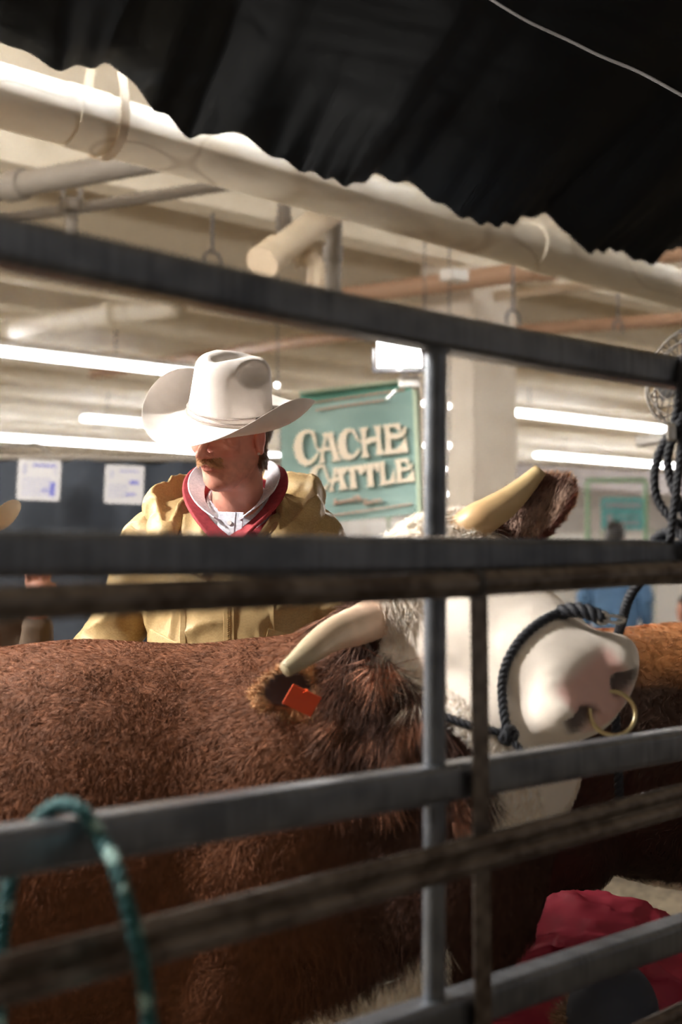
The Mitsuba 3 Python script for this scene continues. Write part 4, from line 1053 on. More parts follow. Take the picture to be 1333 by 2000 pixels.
# trousers and boots
def trouser_sdf(p):
    m = to_m(p)
    d = cone(m * [.75, 1, 1], (0, .02, .95), (0, .02, .86), .115, .115)
    for s in (-1, 1): d = smin(d, chain(m, [(s * .085, .02, .86), (s * .10, .0, .50), (s * .10, .03, .10)], [.085, .062, .056], .02), .03)
    d = smax(d, .09 - m[:, 2], .01)
    return d + folds(m, .012, (16, 16, 9), 31)
add('person__trousers', surf(trouser_sdf, M0 + [-.25, -.2, .05], M0 + [.25, .2, 1.1], .011), 'denim', smooth=60); lab('person__trousers', 'blue jeans')
for s in (-1, 1):
    bsdf = lambda p, s=s: smax(smin(cone(to_m(p), (s * .10, .03, .26), (s * .10, .035, .06), .052, .05), chain(to_m(p), [(s * .10, .06, .045), (s * .105, -.10, .035), (s * .107, -.17, .030)], [.045, .042, .026], .02), .03), .002 - to_m(p)[:, 2], .004)
    add('person__boot', surf(bsdf, M0 + [-.2, -.25, -.02], M0 + [.2, .15, .36], .009), 'leather_brown', smooth=60)
# ------------------------------------------------------------------ second animal behind
def cow_sdf(p):
    p = p + np.array([.36, 0, 0])
    d = chain(p, [(.82, 3.98, .90), (1.3, 3.98, .875), (1.9, 3.98, .90)], [.29, .335, .31], .1)
    d = smin(d, ell(p, (.92, 3.98, 1.04), (.30, .24, .16)), .1)
    d = smin(d, ell(p, (2.05, 3.98, 1.05), (.28, .15, .17)), .1)
    for (x0, y0) in ((.78, 3.80), (.90, 4.16)):
        d = smin(d, chain(p, [(x0, y0, .85), (x0 + .17, y0, .66), (x0 - .10, y0, .44), (x0 - .05, y0, .13), (x0 - .03, y0, .06)], [.19, .13, .058, .045, .055], .06), .06)
    for (x0, y0) in ((2.1, 3.80), (2.02, 4.14)):
        d = smin(d, chain(p, [(x0, y0, .80), (x0 - .05, y0, .60), (x0 - .04, y0, .35), (x0 - .05, y0, .12), (x0 - .03, y0 - .01, .06)], [.13, .09, .056, .043, .055], .05), .06)
    d = smin(d, chain(p, [(2.15, 3.98, 1.0), (2.42, 3.96, 1.16), (2.62, 3.95, 1.30)], [.25, .19, .14], .08), .1)
    hdp = chain(p, [(2.62, 3.95, 1.30), (2.78, 3.90, 1.18), (2.93, 3.86, 1.02)], [.13, .10, .078], .05)
    d = smin(d, hdp, .05)
    for s in (-1, 1): d = smin(d, ell(p, (2.58, 3.95 + s * .2, 1.34), (.03, .09, .045)), .03)
    d = smin(d, chain(p, [(.55, 3.98, 1.12), (.47, 3.98, .95), (.47, 3.98, .6)], [.04, .026, .02], .03), .04)
    return d
cow = surf(cow_sdf, (.02, 3.5, .0), (2.69, 4.45, 1.56), .013)
def cow_color(v, n):
    j = meshkit.fbm(v * 20, 3, 61) - .5
    c = lin([44, 28, 21]) * (1 + .5 * j[:, None]); tp = np.clip((v[:, 2:3] - 1.08) / .08, 0, 1); c = c * (1 - tp) + lin([150, 100, 62]) * (1 + .5 * j[:, None]) * tp  # lit back and shaded flank are put into the coat colour by height
    wh = (v[:, 2] < .55 + .05 * j) & (np.abs(v[:, 1] - 3.98) < .27) & (v[:, 2] > .5) | (v[:, 2] < .32) | (v[:, 0] > 2.30)
    return np.clip(np.where(wh[:, None], CREAM * .9, c), .005, .95)
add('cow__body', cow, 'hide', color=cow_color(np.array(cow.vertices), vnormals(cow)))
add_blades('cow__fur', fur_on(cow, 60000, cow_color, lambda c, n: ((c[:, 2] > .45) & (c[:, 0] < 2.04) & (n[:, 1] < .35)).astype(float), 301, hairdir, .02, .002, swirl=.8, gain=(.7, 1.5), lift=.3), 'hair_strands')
lab('cow', 'red-brown cow whose back shows behind the white muzzle on the right', 'cow'); lab('cow__fur', 'short coat', kind='stuff')

# ------------------------------------------------------------------ bystanders
def bystander(name, x, y, face, height, jacket, trousers, hair, label, arms=None, hat=None, h=.011, skin=(205, 150, 130), seat=0.0):
    """simple standing figure; face = heading in degrees (0 = toward the viewer)"""
    s_ = height / 1.78; a = math.radians(face)
    fx = np.array([math.sin(a), -math.cos(a), 0]); rx_ = np.array([math.cos(a), math.sin(a), 0]); O = np.array([x, y, 0.0])
    def lo(p): q = p - O; return np.stack([q @ rx_, -(q @ fx), q[:, 2]], 1) / s_
    Chd = np.array([0, -.03, 1.66])
    arms = arms or [((-.19, .02, 1.42), (-.26, .03, 1.15), (-.25, -.08, .92)), ((.19, .02, 1.42), (.26, .03, 1.15), (.25, -.08, .92))]
    def hk(m): q = m - Chd; return np.stack([q[:, 0], -q[:, 1], q[:, 2]], 1)
    def body(p):
        m = lo(p); d = head_sdf(hk(m))
        d = smin(d, cone(m, (0, .02, 1.42), (0, -.01, 1.58), .062, .055), .02)
        d = smin(d, cone(m, (-.15, .02, 1.40), (.15, .02, 1.40), .05, .05), .05)
        for sh, el, wr in arms:
            d = smin(d, chain(m, [sh, el, wr], [.05, .04, .028], .02), .03)
            wr = np.array(wr); dr_ = wr - np.array(el); dr_ /= np.linalg.norm(dr_); sd = np.cross(dr_, [0, 0, 1.0]); sd = sd / np.linalg.norm(sd) if np.linalg.norm(sd) > .2 else np.array([1.0, 0, 0])
            d = smin(d, cone(m, wr, wr + dr_ * .07, .028, .032), .015)
            for fi in range(4):
                b = wr + dr_ * .085 + sd * (fi - 1.5) * .019
                d = smin(d, chain(m, [b, b + dr_ * .04, b + dr_ * .07 - np.array([0, 0, .015])], [.0095, .009, .0075], .004), .006)
            b = wr + dr_ * .02 - sd * .028; d = smin(d, chain(m, [b, b + dr_ * .035 - sd * .018, b + dr_ * .065 - sd * .018], [.012, .010, .008], .005), .008)
        return smin(d, cone(m, (0, .02, 1.36), (0, .02, 1.05), .12, .11), .06) * s_
    R = .75 * s_
    m = surf(body, O + [-R, -R, .75 * s_], O + [R, R, 1.83 * s_], h)
    kk = hk(lo(np.array(m.vertices))); cc = np.repeat(lin(skin)[None], len(kk), 0)
    for q in (-1, 1): cc = blend(cc, [45, 30, 24], np.clip(3 - 2.4 * np.linalg.norm((kk - [q * .031, .086, .009]) / [.012, .010, .006], axis=1), 0, 1))
    cc = blend(cc, [165, 85, 80], np.clip(2.4 - 2 * np.linalg.norm((kk - [0, .1, -.061]) / [.020, .02, .010], axis=1), 0, 1) * .7)
    add(name + '__body', m, 'skin', color=cc)
    def coat(p):
        q = lo(p); d = cone(q * [.70, 1, 1], (0, .015, 1.38), (0, .015, .95), .132, .13); d = smin(d, cone(q, (-.16, .02, 1.42), (.16, .02, 1.42), .062, .062), .06)
        for sh, el, wr in arms: d = smin(d, chain(q, [sh, el, np.array(el) + .85 * (np.array(wr) - el)], [.075, .062, .048], .03), .03)
        d = smax(d, .84 - q[:, 2], .01); d = smax(d, -cone(q, (0, .0, 1.45), (0, -.05, 1.75), .064, .09), .01)
        return (d + folds(q, .016, (11, 11, 7), 40)) * s_
    add(name + '__jacket', surf(coat, O + [-R, -R, .7 * s_], O + [R, R, 1.62 * s_], h), jacket, smooth=60)
    def trs(p):
        q = lo(p); d = cone(q * [.75, 1, 1], (0, .02, .95), (0, .02, .86), .112, .112)
        for q_ in (-1, 1): d = smin(d, chain(q, [(q_ * .085, .02, .86), (q_ * .10, .0, .48), (q_ * .10, .03, .06)], [.083, .062, .055], .02), .03)
        return (smax(d, .05 - q[:, 2], .01) + folds(q, .012, (15, 15, 9), 41)) * s_
    add(name + '__trousers', surf(trs, O + [-.3, -.3, .0], O + [.3, .3, 1.1 * s_], h), trousers, smooth=60)
    for q_ in (-1, 1):
        bf = lambda p, q_=q_: smax(smin(cone(lo(p), (q_ * .10, .03, .16), (q_ * .10, .035, .06), .055, .05), chain(lo(p), [(q_ * .10, .06, .045), (q_ * .105, -.10, .035), (q_ * .107, -.16, .030)], [.045, .042, .026], .02), .03), .002 - lo(p)[:, 2], .004) * s_
        add(name + '__boot', surf(bf, O + [-.3, -.3, -.02], O + [.3, .3, .26], h), 'leather_dark', smooth=60)
    if hair:
        def hr_(p):
            q = hk(lo(p)); d = ell(q, (0, -.02, .045), (.086, .105, .098)); d = smin(d, ell(q, (0, -.06, -.02), (.075, .06, .07)), .03)
            d = smax(d, -ell(q, (0, .10, -.045), (.085, .10, .10)), .012)
            return (d + .012 * (meshkit.fbm(q * 40, 2, 5) - .5)) * s_
        ctr = O + Z * 1.66 * s_
        add(name + '__hair', surf(hr_, ctr - .2, ctr + .2, h * .8), hair, smooth=60)
    if hat:
        hc = O + s_ * (fx * .03 + Z * 1.715); am = (rx_, fx * .98 - Z * .2, Z * .98 + fx * .2)
        c1_, b1_, k1_, k2_ = make_hat(hc, am)
        add(name + '__hat', cat_([c1_, b1_]), hat, smooth=50); add(name + '__hat__band', k1_, 'leather_dark', smooth=True)
    lab(name, label, 'person')
mat('hair_black', [.012, .011, .012], .5)
mat('cotton_blue', proc(lambda p, n, u: mix([.06, .13, .25], [.10, .20, .35], fbm(p.x * 14, p.y * 14, p.z * 14))), .85)
mat('cotton_red', [.45, .02, .05], .8); mat('cotton_navy', [.02, .035, .06], .85); mat('canvas_brown', [.06, .038, .022], .8); mat('felt_tan', [.42, .33, .22], .85)
c_ = P(1202, 1090, 11.5); bystander('person_001', c_[0], c_[1], 160, 1.70, 'cotton_blue', 'denim', 'hair_black', 'distant dark-haired person in blue standing by the far stalls on the right', h=.02)
c_ = P(1346, 1090, 9.0); bystander('person_002', c_[0], c_[1], -70, 1.18, 'cotton_red', 'denim', 'hair_black', 'distant small person in red at the right edge', h=.017)
# man at the left edge: hat brim and hands enter the frame
c_ = P(-84, 1090, 3.75)
bystander('person_003', c_[0], c_[1], -10, 1.545, 'canvas_brown', 'denim', 'hair_black', 'person at the left edge whose hat brim and raised hand enter the picture', hat='felt_tan', h=.0075,
          arms=[((-.19, .02, 1.42), (-.25, .0, 1.16), (-.10, -.22, 1.30)), ((.19, .02, 1.42), (.27, -.03, 1.2), (.30, -.10, 1.475))])
# grooming person in red, crouching in front of the cow
mat('jacket_red', proc(lambda p, n, u: mix([.26, .022, .045], [.38, .04, .07], fbm(p.x * 16, p.y * 16, p.z * 16))), .62, spec=.3)
G0 = np.array([.56, 2.95, 0])
def gp(x, y, z): return G0 + [x, y, z]
GH = P(1188, 2012, 2.76)
gf = np.array([-.15, -.55, -.82]); gf /= np.linalg.norm(gf); gr = np.cross(gf, [0, -1, .3]); gr /= np.linalg.norm(gr); gu = np.cross(gr, gf); gu = gu if gu[1] < 0 else -gu
def gk(p): q = p - GH; return np.stack([q @ gr, q @ gf * 1.0, q @ gu], 1)
def kneeler(p):
    d = head_sdf(np.stack([gk(p)[:, 0], gk(p)[:, 1], gk(p)[:, 2]], 1))
    d = smin(d, cone(p, gp(0, .02, .46), GH + [0, .04, .0], .06, .055), .03)
    d = smin(d, cone(p, gp(.03, .38, .42), gp(0, .12, .46), .13, .13), .05)
    for s in (-1, 1):
        el = gp(s * .30 - .02, -.03, .26); wr = gp(s * .20, -.22, .20)
        d = smin(d, chain(p, [gp(s * .17, .08, .45), el, wr], [.055, .042, .03], .02), .03)
        dd_ = (wr - el) / np.linalg.norm(wr - el); sd = np.array([0, 0, 1.0])
        d = smin(d, cone(p, wr, wr + dd_ * .07, .028, .032), .015)
        for fi in range(4):
            b = wr + dd_ * .085 + sd * (fi - 1.5) * .019; d = smin(d, chain(p, [b, b + dd_ * .04, b + dd_ * .065 - np.array([s * .02, 0, 0])], [.0095, .009, .0075], .004), .006)
        b = wr + dd_ * .02 + sd * .03; d = smin(d, chain(p, [b, b + dd_ * .04 + sd * .015, b + dd_ * .065 + sd * .012], [.012, .010, .008], .005), .008)
    return d
km = surf(kneeler, G0 + [-.45, -.45, .1], G0 + [.5, .6, .72], .008)
add('person_004__body', km, 'skin', color=np.repeat(lin([200, 145, 125])[None], len(km.vertices), 0))
def kcoat(p):
    q = (p - G0) * [.74, 1, 1]
    d = chain(q, [(.03, .42, .44), (.0, .22, .485), (-.01, .06, .475)], [.155, .168, .135], .06)
    for s in (-1, 1): d = smin(d, chain(p, [gp(s * .17, .10, .46), gp(s * .30 - .02, -.03, .26), gp(s * .22, -.17, .21)], [.095, .072, .052], .03), .05)
    rd = 1 - np.abs(2 * meshkit.fbm(p * [9, 14, 12], 2, 57) - 1)
    d = d + folds(p, .03, (10, 10, 9), 51) + folds(p, .010, (26, 26, 20), 52) - .022 * (rd ** 3 - .3)
    return smax(d, -cone(p, gp(0, -.02, .45), GH + [0, .02, -.02], .075, .10), .015)
add('person_004__jacket', surf(kcoat, G0 + [-.5, -.4, .08], G0 + [.55, .72, .78], .008), 'jacket_red', smooth=60)
def kleg(p):
    d = cone(p, gp(.03, .42, .38), gp(.03, .36, .40), .14, .14)
    for s in (-1, 1): d = smin(d, chain(p, [gp(s * .11, .42, .34), gp(s * .16, .05, .16), gp(s * .13, .46, .075)], [.095, .075, .055], .03), .03)
    return smax(d, .004 - p[:, 2], .01) + folds(p, .014, (14, 14, 12), 53)
add('person_004__trousers', surf(kleg, G0 + [-.35, -.15, -.02], G0 + [.4, .75, .62], .012), 'denim', smooth=60)
for s in (-1, 1):
    bf = lambda p, s=s: smax(chain(p, [gp(s * .13, .44, .085), gp(s * .13, .55, .07), gp(s * .13, .60, .045)], [.055, .05, .04], .03), .004 - p[:, 2], .004)
    add('person_004__boot', surf(bf, G0 + [s * .13 - .1, .3, -.02], G0 + [s * .13 + .1, .75, .2], .011), 'leather_dark', smooth=60)
def kcap(p):
    q = gk(p); d = np.abs(ell(q, (0, -.012, .045), (.086, .106, .100))) - .004
    d = ell(q, (0, -.012, .042), (.087, .107, .102))
    d = smax(d, -(q[:, 2] - .01 + .15 * q[:, 1]), .008)
    d = smin(d, np.maximum(ell(q, (0, .10, .028), (.075, .085, .022)), -d), .01)
    return d
mat('cap_navy', [.018, .022, .034], .8)
add('person_004__cap', surf(kcap, GH - .22, GH + .22, .006), 'cap_navy', smooth=60)
add_blades('person_004__hair', fur_on(km, 5000, lambda p, N: np.repeat(lin([120, 92, 66])[None], len(p), 0), lambda c, n: ((gk(c)[:, 1] < .03) & (gk(c)[:, 2] < .06) & (np.linalg.norm(gk(c), axis=1) < .13)).astype(float), 311, lambda p: np.repeat((-gu - gf * .5)[None], len(p), 0), .04, .0014, swirl=.4), 'hair_dark')
lab('person_004__hair', kind='stuff'); lab('person_004', 'person in a red jacket and dark cap crouching low at bottom right', 'person')

# ------------------------------------------------------------------ banner
DB = 6.0
sheetp = lambda px, py, off=0.0: P(px, py, DB - off)
TL, TR, BR, BL = (549, 800), (812, 761), (818, 1003), (549, 1030)
ny, nx = 14, 18
G = np.zeros((ny, nx, 3))
for i in range(ny):
    for j_ in range(nx):
        a, b = i / (ny - 1), j_ / (nx - 1)
        q = (1 - a) * ((1 - b) * np.array(TL) + b * np.array(TR)) + a * ((1 - b) * np.array(BL) + b * np.array(BR))
        G[i, j_] = sheetp(*q) + [0, .006 * math.sin(b * 9 + a * 2), 0]
add('banner__sheet', sheet(G, .004, np.array([0, -1.0, 0])), 'banner_teal', smooth=True)
bk = [(587, 771), (812, 744), (814, 790), (589, 818)]
def quad(pts, th=.003):
    A = np.array(pts); v = np.vstack([A, A + [0, th, 0]])
    return trimesh.convex.convex_hull(v)
add('banner__back_sheet', quad([P(*q, DB + .05) for q in bk], .004), 'banner_back'); lab('banner__back_sheet', 'darker sheet behind the top edge')
def strip_px(a, b, w, off, m, key, label=None):
    k_ = add(key, bar(sheetp(*a, off), sheetp(*b, off), .002, w, .0006), m); lab(k_, label)
add('banner__border', bar(P(591, 789, DB + .045), P(790, 761, DB + .045), .002, .008, .0006), 'pink_print')
strip_px((616, 801), (752, 781), .006, .012, 'pink_print', 'banner__border'); strip_px((633, 1009), (806, 984), .006, .012, 'pink_print', 'banner__border')
def px1(pts): return [(560 + x / 4.937, 800 + y / 4.937) for x, y in pts]
def px2(pts): return [(590 + x / 5.554, 880 + y / 5.554) for x, y in pts]
C1 = [(262, 205), (215, 190), (160, 198), (105, 235), (75, 300), (65, 365), (82, 450), (120, 515), (180, 547), (235, 530), (285, 480), (312, 425), (290, 418), (255, 468), (215, 492), (180, 470), (160, 410), (152, 340), (163, 265), (192, 225), (225, 225), (250, 260), (268, 330), (288, 388), (296, 385), (290, 320), (278, 240)]
A1 = [[(345, 228), (455, 213), (450, 245), (488, 400), (512, 470), (535, 488), (425, 505), (448, 475), (430, 400), (395, 260), (350, 255)], [(368, 240), (392, 260), (362, 380), (358, 470), (372, 510), (305, 520), (325, 480), (335, 390), (350, 330)], [(285, 375), (300, 365), (335, 380), (375, 365), (405, 350), (425, 385), (380, 400), (340, 408), (300, 405)]]
C2 = [(672, 235), (660, 195), (610, 178), (560, 190), (515, 235), (495, 300), (492, 350), (505, 420), (545, 475), (600, 490), (650, 470), (695, 425), (712, 378), (690, 375), (660, 420), (625, 440), (595, 415), (580, 370), (572, 310), (580, 250), (605, 215), (635, 215), (655, 255), (668, 290), (692, 305), (700, 290), (690, 265)]
H1 = [[(695, 182), (785, 165), (780, 190), (768, 215), (765, 300), (775, 400), (805, 455), (720, 467), (735, 425), (728, 300), (715, 210)], [(832, 160), (915, 148), (910, 170), (905, 260), (920, 380), (945, 430), (858, 445), (870, 400), (868, 280), (855, 190)], [(690, 285), (720, 305), (765, 308), (780, 275), (840, 260), (875, 262), (870, 300), (820, 320), (790, 335), (765, 335), (715, 325)]]
E1 = [[(925, 150), (1000, 140), (995, 200), (1005, 300), (1012, 385), (1060, 380), (1110, 330), (1150, 260), (1175, 410), (940, 438), (950, 400), (955, 280), (945, 190)], [(985, 142), (1095, 128), (1105, 205), (1085, 215), (1060, 180), (1020, 168), (985, 175)], [(985, 225), (1060, 235), (1110, 215), (1130, 170), (1155, 160), (1150, 225), (1120, 265), (1060, 285), (985, 280)]]
C3 = [(262, 200), (250, 160), (205, 150), (155, 160), (105, 200), (82, 260), (78, 310), (90, 390), (130, 450), (190, 468), (235, 450), (275, 405), (292, 360), (272, 355), (245, 395), (215, 412), (185, 395), (170, 350), (160, 290), (165, 225), (190, 185), (225, 185), (245, 225), (262, 285), (285, 320), (293, 300), (280, 260)]
A2 = [[(330, 190), (440, 180), (438, 205), (460, 330), (500, 415), (398, 437), (415, 400), (405, 330), (380, 225), (340, 215)], [(350, 213), (378, 220), (352, 320), (337, 400), (345, 440), (285, 447), (305, 400), (320, 320)], [(270, 305), (290, 305), (330, 318), (370, 290), (395, 295), (395, 330), (350, 345), (290, 342)]]
T1 = [[(440, 182), (640, 155), (640, 180), (575, 200), (490, 215), (455, 270), (445, 250)], [(515, 205), (575, 190), (580, 300), (600, 410), (510, 420), (525, 390), (522, 300)], [(570, 185), (645, 170), (645, 263), (635, 264), (600, 215)]]
T2 = [[(645, 155), (835, 122), (838, 225), (818, 235), (785, 185), (700, 195), (660, 250), (648, 260)], [(700, 185), (770, 175), (770, 290), (785, 385), (700, 400), (715, 360), (705, 260)]]
L1 = [[(840, 123), (900, 112), (895, 180), (905, 280), (912, 338), (960, 320), (1000, 190), (1016, 350), (920, 370), (840, 382), (855, 340), (850, 240)]]
E2 = [[(1005, 98), (1075, 90), (1075, 200), (1083, 310), (1140, 300), (1190, 230), (1215, 195), (1225, 335), (1022, 352), (1035, 300), (1025, 180)], [(1060, 92), (1155, 82), (1165, 150), (1145, 160), (1125, 125), (1070, 125)], [(1070, 185), (1140, 180), (1185, 150), (1205, 130), (1200, 180), (1160, 215), (1070, 225)]]
for mp, glyphs in ((px1, ([C1], A1, [C2], H1, E1)), (px2, ([C3], A2, T1, T2, L1, E2))):
    for g in glyphs:
        pg = unary_union([sg.Polygon(mp(q)).buffer(.15) for q in g]).buffer(.5).buffer(-.5)
        for part in getattr(pg, 'geoms', [pg]):
            e = trimesh.creation.extrude_polygon(sg.polygon.orient(part.simplify(.12)), 1.0, engine='earcut')
            v = np.array([P(x, y, DB - .010 - .004 * z) for x, y, z in e.vertices])
            m_ = trimesh.Trimesh(v, e.faces, process=False)
            if m_.volume < 0: m_.invert()
            add('banner__letter', m_, 'cream_print', smooth=False)
for x0, x1, n_ in ((344, 640, 8), (672, 858, 5)):
    t = np.linspace(0, 1, n_ * 10); sq = [(x0 + (x1 - x0) * q + 14 * math.sin(q * n_ * 6.283 * .9), 590 - 42 * q * (x1 - x0) / 300 - (26 + (34 if q < .15 or (q > .8 and n_ > 6) else 8)) * abs(math.sin(q * n_ * 3.1416)) ) for q in t]
    add('banner__script', tube(np.array([P(*px2([q])[0], DB - .012) for q in sq]), .0035, 6), 'pink_print', smooth=True)
lab('banner', 'teal hanging banner reading CACHE CATTLE behind the man', 'banner')
add('banner_stand__post', tube([P(812, 756, DB - .01), P(824, 1045, DB - .01), [P(824, 1045, DB)[0] + .01, DB, .02]], .014, 12), 'sage_metal', smooth=40)
pb = P(824, 1045, DB)
for k_ in range(3):
    an = k_ * 2.09 + .3; add('banner_stand__foot', tube([[pb[0] + .01, DB, .12], [pb[0] + .35 * math.cos(an), DB + .35 * math.sin(an), .012]], .011, 8), 'sage_metal')
add('banner_stand__crossbar', tube([P(585, 768, DB + .03), P(815, 741, DB + .03)], .008, 10), 'sage_metal')
lab('banner_stand', 'sage green metal post holding the teal banner', 'stand')
# work light above the banner
wl = P(781, 686, 5.55)
flood('work_light', wl, (.1, 3.2, .75), .175, .13, L_FLOOD, 'bright white work light shining above the banner', stand=False, case='white_plain')
add('work_light__neck', tube([wl + np.array([.0, .07, -.06]), P(800, 742, 5.75), P(813, 760, DB + .03)], .012, 10), 'white_plain')
add('work_light__clamp', box(P(800, 746, 5.70), [.085, .03, .045], None, .006), 'white_plain')
add('work_light__arm', tube([P(756, 780, 5.6), P(774, 762, 5.6)], .006, 8), 'white_plain')
# string lights
def fairy(name, pts, label, cordtop):
    for i, (px, py, r) in enumerate(pts):
        emit(f'{name}__bulb' + (f'_{i:03d}' if i else ''), trimesh.creation.icosphere(2, r).apply_translation(P(px, py, 8.6)), 260.0, WHITE, .04)
    q = [P(px + 1.5, py - 2, 8.62) for px, py, _ in pts]
    add(name + '__cord', tube([[q[0][0], q[0][1], ZC - .01]] + q + [[q[-1][0], q[-1][1], .6]], .004, 6), 'dark_plastic'); lab(name, label, 'string lights')
fairy('string_light', [(877, 793, .012), (877, 870, .012), (869, 916, .008), (873, 965, .007)], 'hanging string of small white bulbs just right of the steel post', 0)
fairy('string_light_001', [(829, 788, .012), (831, 870, .009)], 'hanging string of small white bulbs between the banner and the steel post', 0)
fairy('string_light_002', [(541, 752, .012), (545, 815, .010)], 'hanging string of small white bulbs beside the hat crown', 0)

# ------------------------------------------------------------------ dark curtain with notices on the left
cl, cr = P(-330, 893, 7.0), P(540, 898, 7.35)
cd = (cr - cl); cd[2] = 0; cw = np.linalg.norm(cd); cd /= cw; cn_ = np.array([cd[1], -cd[0], 0])
xs = np.arange(0, cw, .02); zs_ = np.linspace(.03, cl[2], 26)
fo = .028 * np.sin(xs * 28 + 2 * np.sin(xs * 3)) + .02 * np.sin(xs * 11)
G = (np.array([cl[0], cl[1], 0]) + xs[:, None] * cd)[:, None] + zs_[None, :, None] * Z + ((fo[:, None] * (1 - .5 * (zs_ / cl[2])[None]))[..., None]) * cn_
add('curtain__cloth', sheet(G, .004, cn_), 'navy_cloth', smooth=True)
add('curtain__rod', tube([cl - cd * .05 + Z * .01, cr + cd * .05 + Z * .0 + Z * (cl[2] - cr[2] + .01)], .018, 12), 'pipe_grey')
for q in (cl - cd * .05, cr + cd * .05): add('curtain__pole', tube([[q[0], q[1], 0.01], [q[0], q[1], cl[2] + .03]], .02, 12), 'pipe_grey')
lab('curtain', 'dark navy curtain hung on a rod behind the left side', 'curtain')
def notice(name, x0, y0, x1, y1, label, extra):
    d_ = 6.86; a, b, c = P(x0, y0, d_), P(x1, y0 + (4 if name == 'notice' else 3), d_), P(x0 - 1, y1, d_)
    X, Y = b - a, c - a; w, h_ = np.linalg.norm(X), np.linalg.norm(Y); X /= w; Y = Y - X * (Y @ X); Y /= np.linalg.norm(Y); N = np.cross(X, Y); N = N if N[1] < 0 else -N
    pg = sg.box(.012, .012, w - .012, h_ - .012).buffer(.012, quad_segs=5)
    def flat(poly, z0, th, m, key):
        e = trimesh.creation.extrude_polygon(sg.polygon.orient(poly), th, engine='earcut'); v = a + e.vertices[:, :1] * X + e.vertices[:, 1:2] * Y + (e.vertices[:, 2:] + z0) * N
        q = trimesh.Trimesh(v, e.faces, process=False)
        if q.volume < 0: q.invert()
        add(key, q, m, smooth=False)
    flat(pg, 0, .004, 'paper', name + '__card')
    for (u0, v0, u1, v1, m) in extra: flat(sg.box(u0 * w, v0 * h_, u1 * w, v1 * h_), .0045, .001, m, name + '__print')
    lab(name, label, 'notice')
rows = [(.12, .46 + .095 * i, .78, .475 + .095 * i + .012, 'pale_print') for i in range(5)]
notice('notice', 36, 896, 121, 976, 'larger white notice with blue print on the dark curtain, left of the two', [(.34, .115, .88, .165, 'blue_print'), (.14, .13, .20, .36, 'pale_print'), (.86, .165, .885, .36, 'pale_print'), (.76, .53, .88, .88, 'blue_print'), (.56, .72, .76, .78, 'blue_print')] + rows)
notice('notice_001', 206, 907, 283, 983, 'white notice with blue print on the dark curtain, partly behind the man', [(.38, .14, .86, .17, 'blue_print'), (.16, .16, .21, .32, 'pale_print'), (.64, .39, .86, .49, 'blue_print'), (.56, .72, .80, .77, 'blue_print')] + [(.12, .52 + .09 * i, .6, .53 + .09 * i + .015, 'pale_print') for i in range(4)])
add('lamp_arm__bar', tube([P(-40, 874, 7.5), P(73, 867, 7.5), P(108, 896, 7.5)], .013, 8), 'pipe_grey'); add('lamp_arm__pole', tube([P(108, 896, 7.5), [P(108, 896, 7.5)[0], 7.5, .02]], .013, 8), 'pipe_grey')
lab('lamp_arm', 'thin grey bent arm above the left notice', 'stand')

# ------------------------------------------------------------------ far stalls on the right
def panel(name, x0, x1, ytop, d, label, m='white_plain', th=.05):
    a, b = P(x0, ytop, d), P(x1, ytop, d)
    n_ = max(1, round((x1 - x0) / 110)); 
    for i in range(n_):
        q0, q1 = a + (b - a) * i / n_, a + (b - a) * (i + 1) / n_
        c = (q0 + q1) / 2; add(name + '__panel', box([c[0], c[1], c[2] / 2], [abs(q1[0] - q0[0]) - .012, th, c[2] - .02], None, .008), m)
        add(name + '__pole', tube([[q0[0], q0[1], 0], [q0[0], q0[1], q0[2] + .02]], .018, 10), 'sage_metal')
    lab(name, label, 'partition')
panel('stall_partition', 560, 860, 1012, 8.3, 'white stall partition below the teal banner')
panel('stall_partition_001', 1075, 1480, 1040, 13.5, 'white stall partition in the far right background')
mat('cream_board', [.62, .55, .45], .8)
def stall_sign(name, x0, y0, x1, y1, d, label, frame, marks, board=None):
    fx0, fy0, fx1 = frame
    for q in (fx0, fx1): 
        b = P(q, fy0, d + .05); add(name + '__frame_post', bar([b[0], b[1], .01], b, .035, .035, .006, up=(0, 1, 0)), 'green_metal')
    add(name + '__frame_bar', bar(P(fx0, fy0, d + .05), P(fx1, fy0, d + .05), .035, .035, .006), 'green_metal')
    if board: add(name + '__board', quad([P(*q, d + .03) for q in ((fx0, fy0), (fx1, fy0), (fx1, board), (fx0, board))], .01), 'cream_board')
    add(name + '__sheet', quad([P(*q, d) for q in ((x0, y0), (x1, y0), (x1, y1), (x0, y1))], .008), 'sign_teal')
    for (a, b, c, e) in marks: add(name + '__print', quad([P(*q, d - .012) for q in ((a, b), (c, b), (c, e), (a, e))], .003), 'paper')
    lab(name, label, 'sign')
stall_sign('stall_sign', 894, 962, 990, 1040, 11.0, 'teal stall sign in a green frame behind the raised horn', (874, 950, 1000), [(904 + 18 * i, 972, 917 + 18 * i, 990) for i in range(5)], 1075)
stall_sign('stall_sign_001', 1176, 972, 1258, 1034, 12.0, 'small teal stall sign with pale print in the far right background', (1148, 938, 1262), [(1183 + 12 * i, 981, 1192 + 12 * i, 993) for i in range(6)] + [(1186, 1003, 1198, 1024), (1204, 1006, 1252, 1009), (1204, 1018, 1250, 1025)])
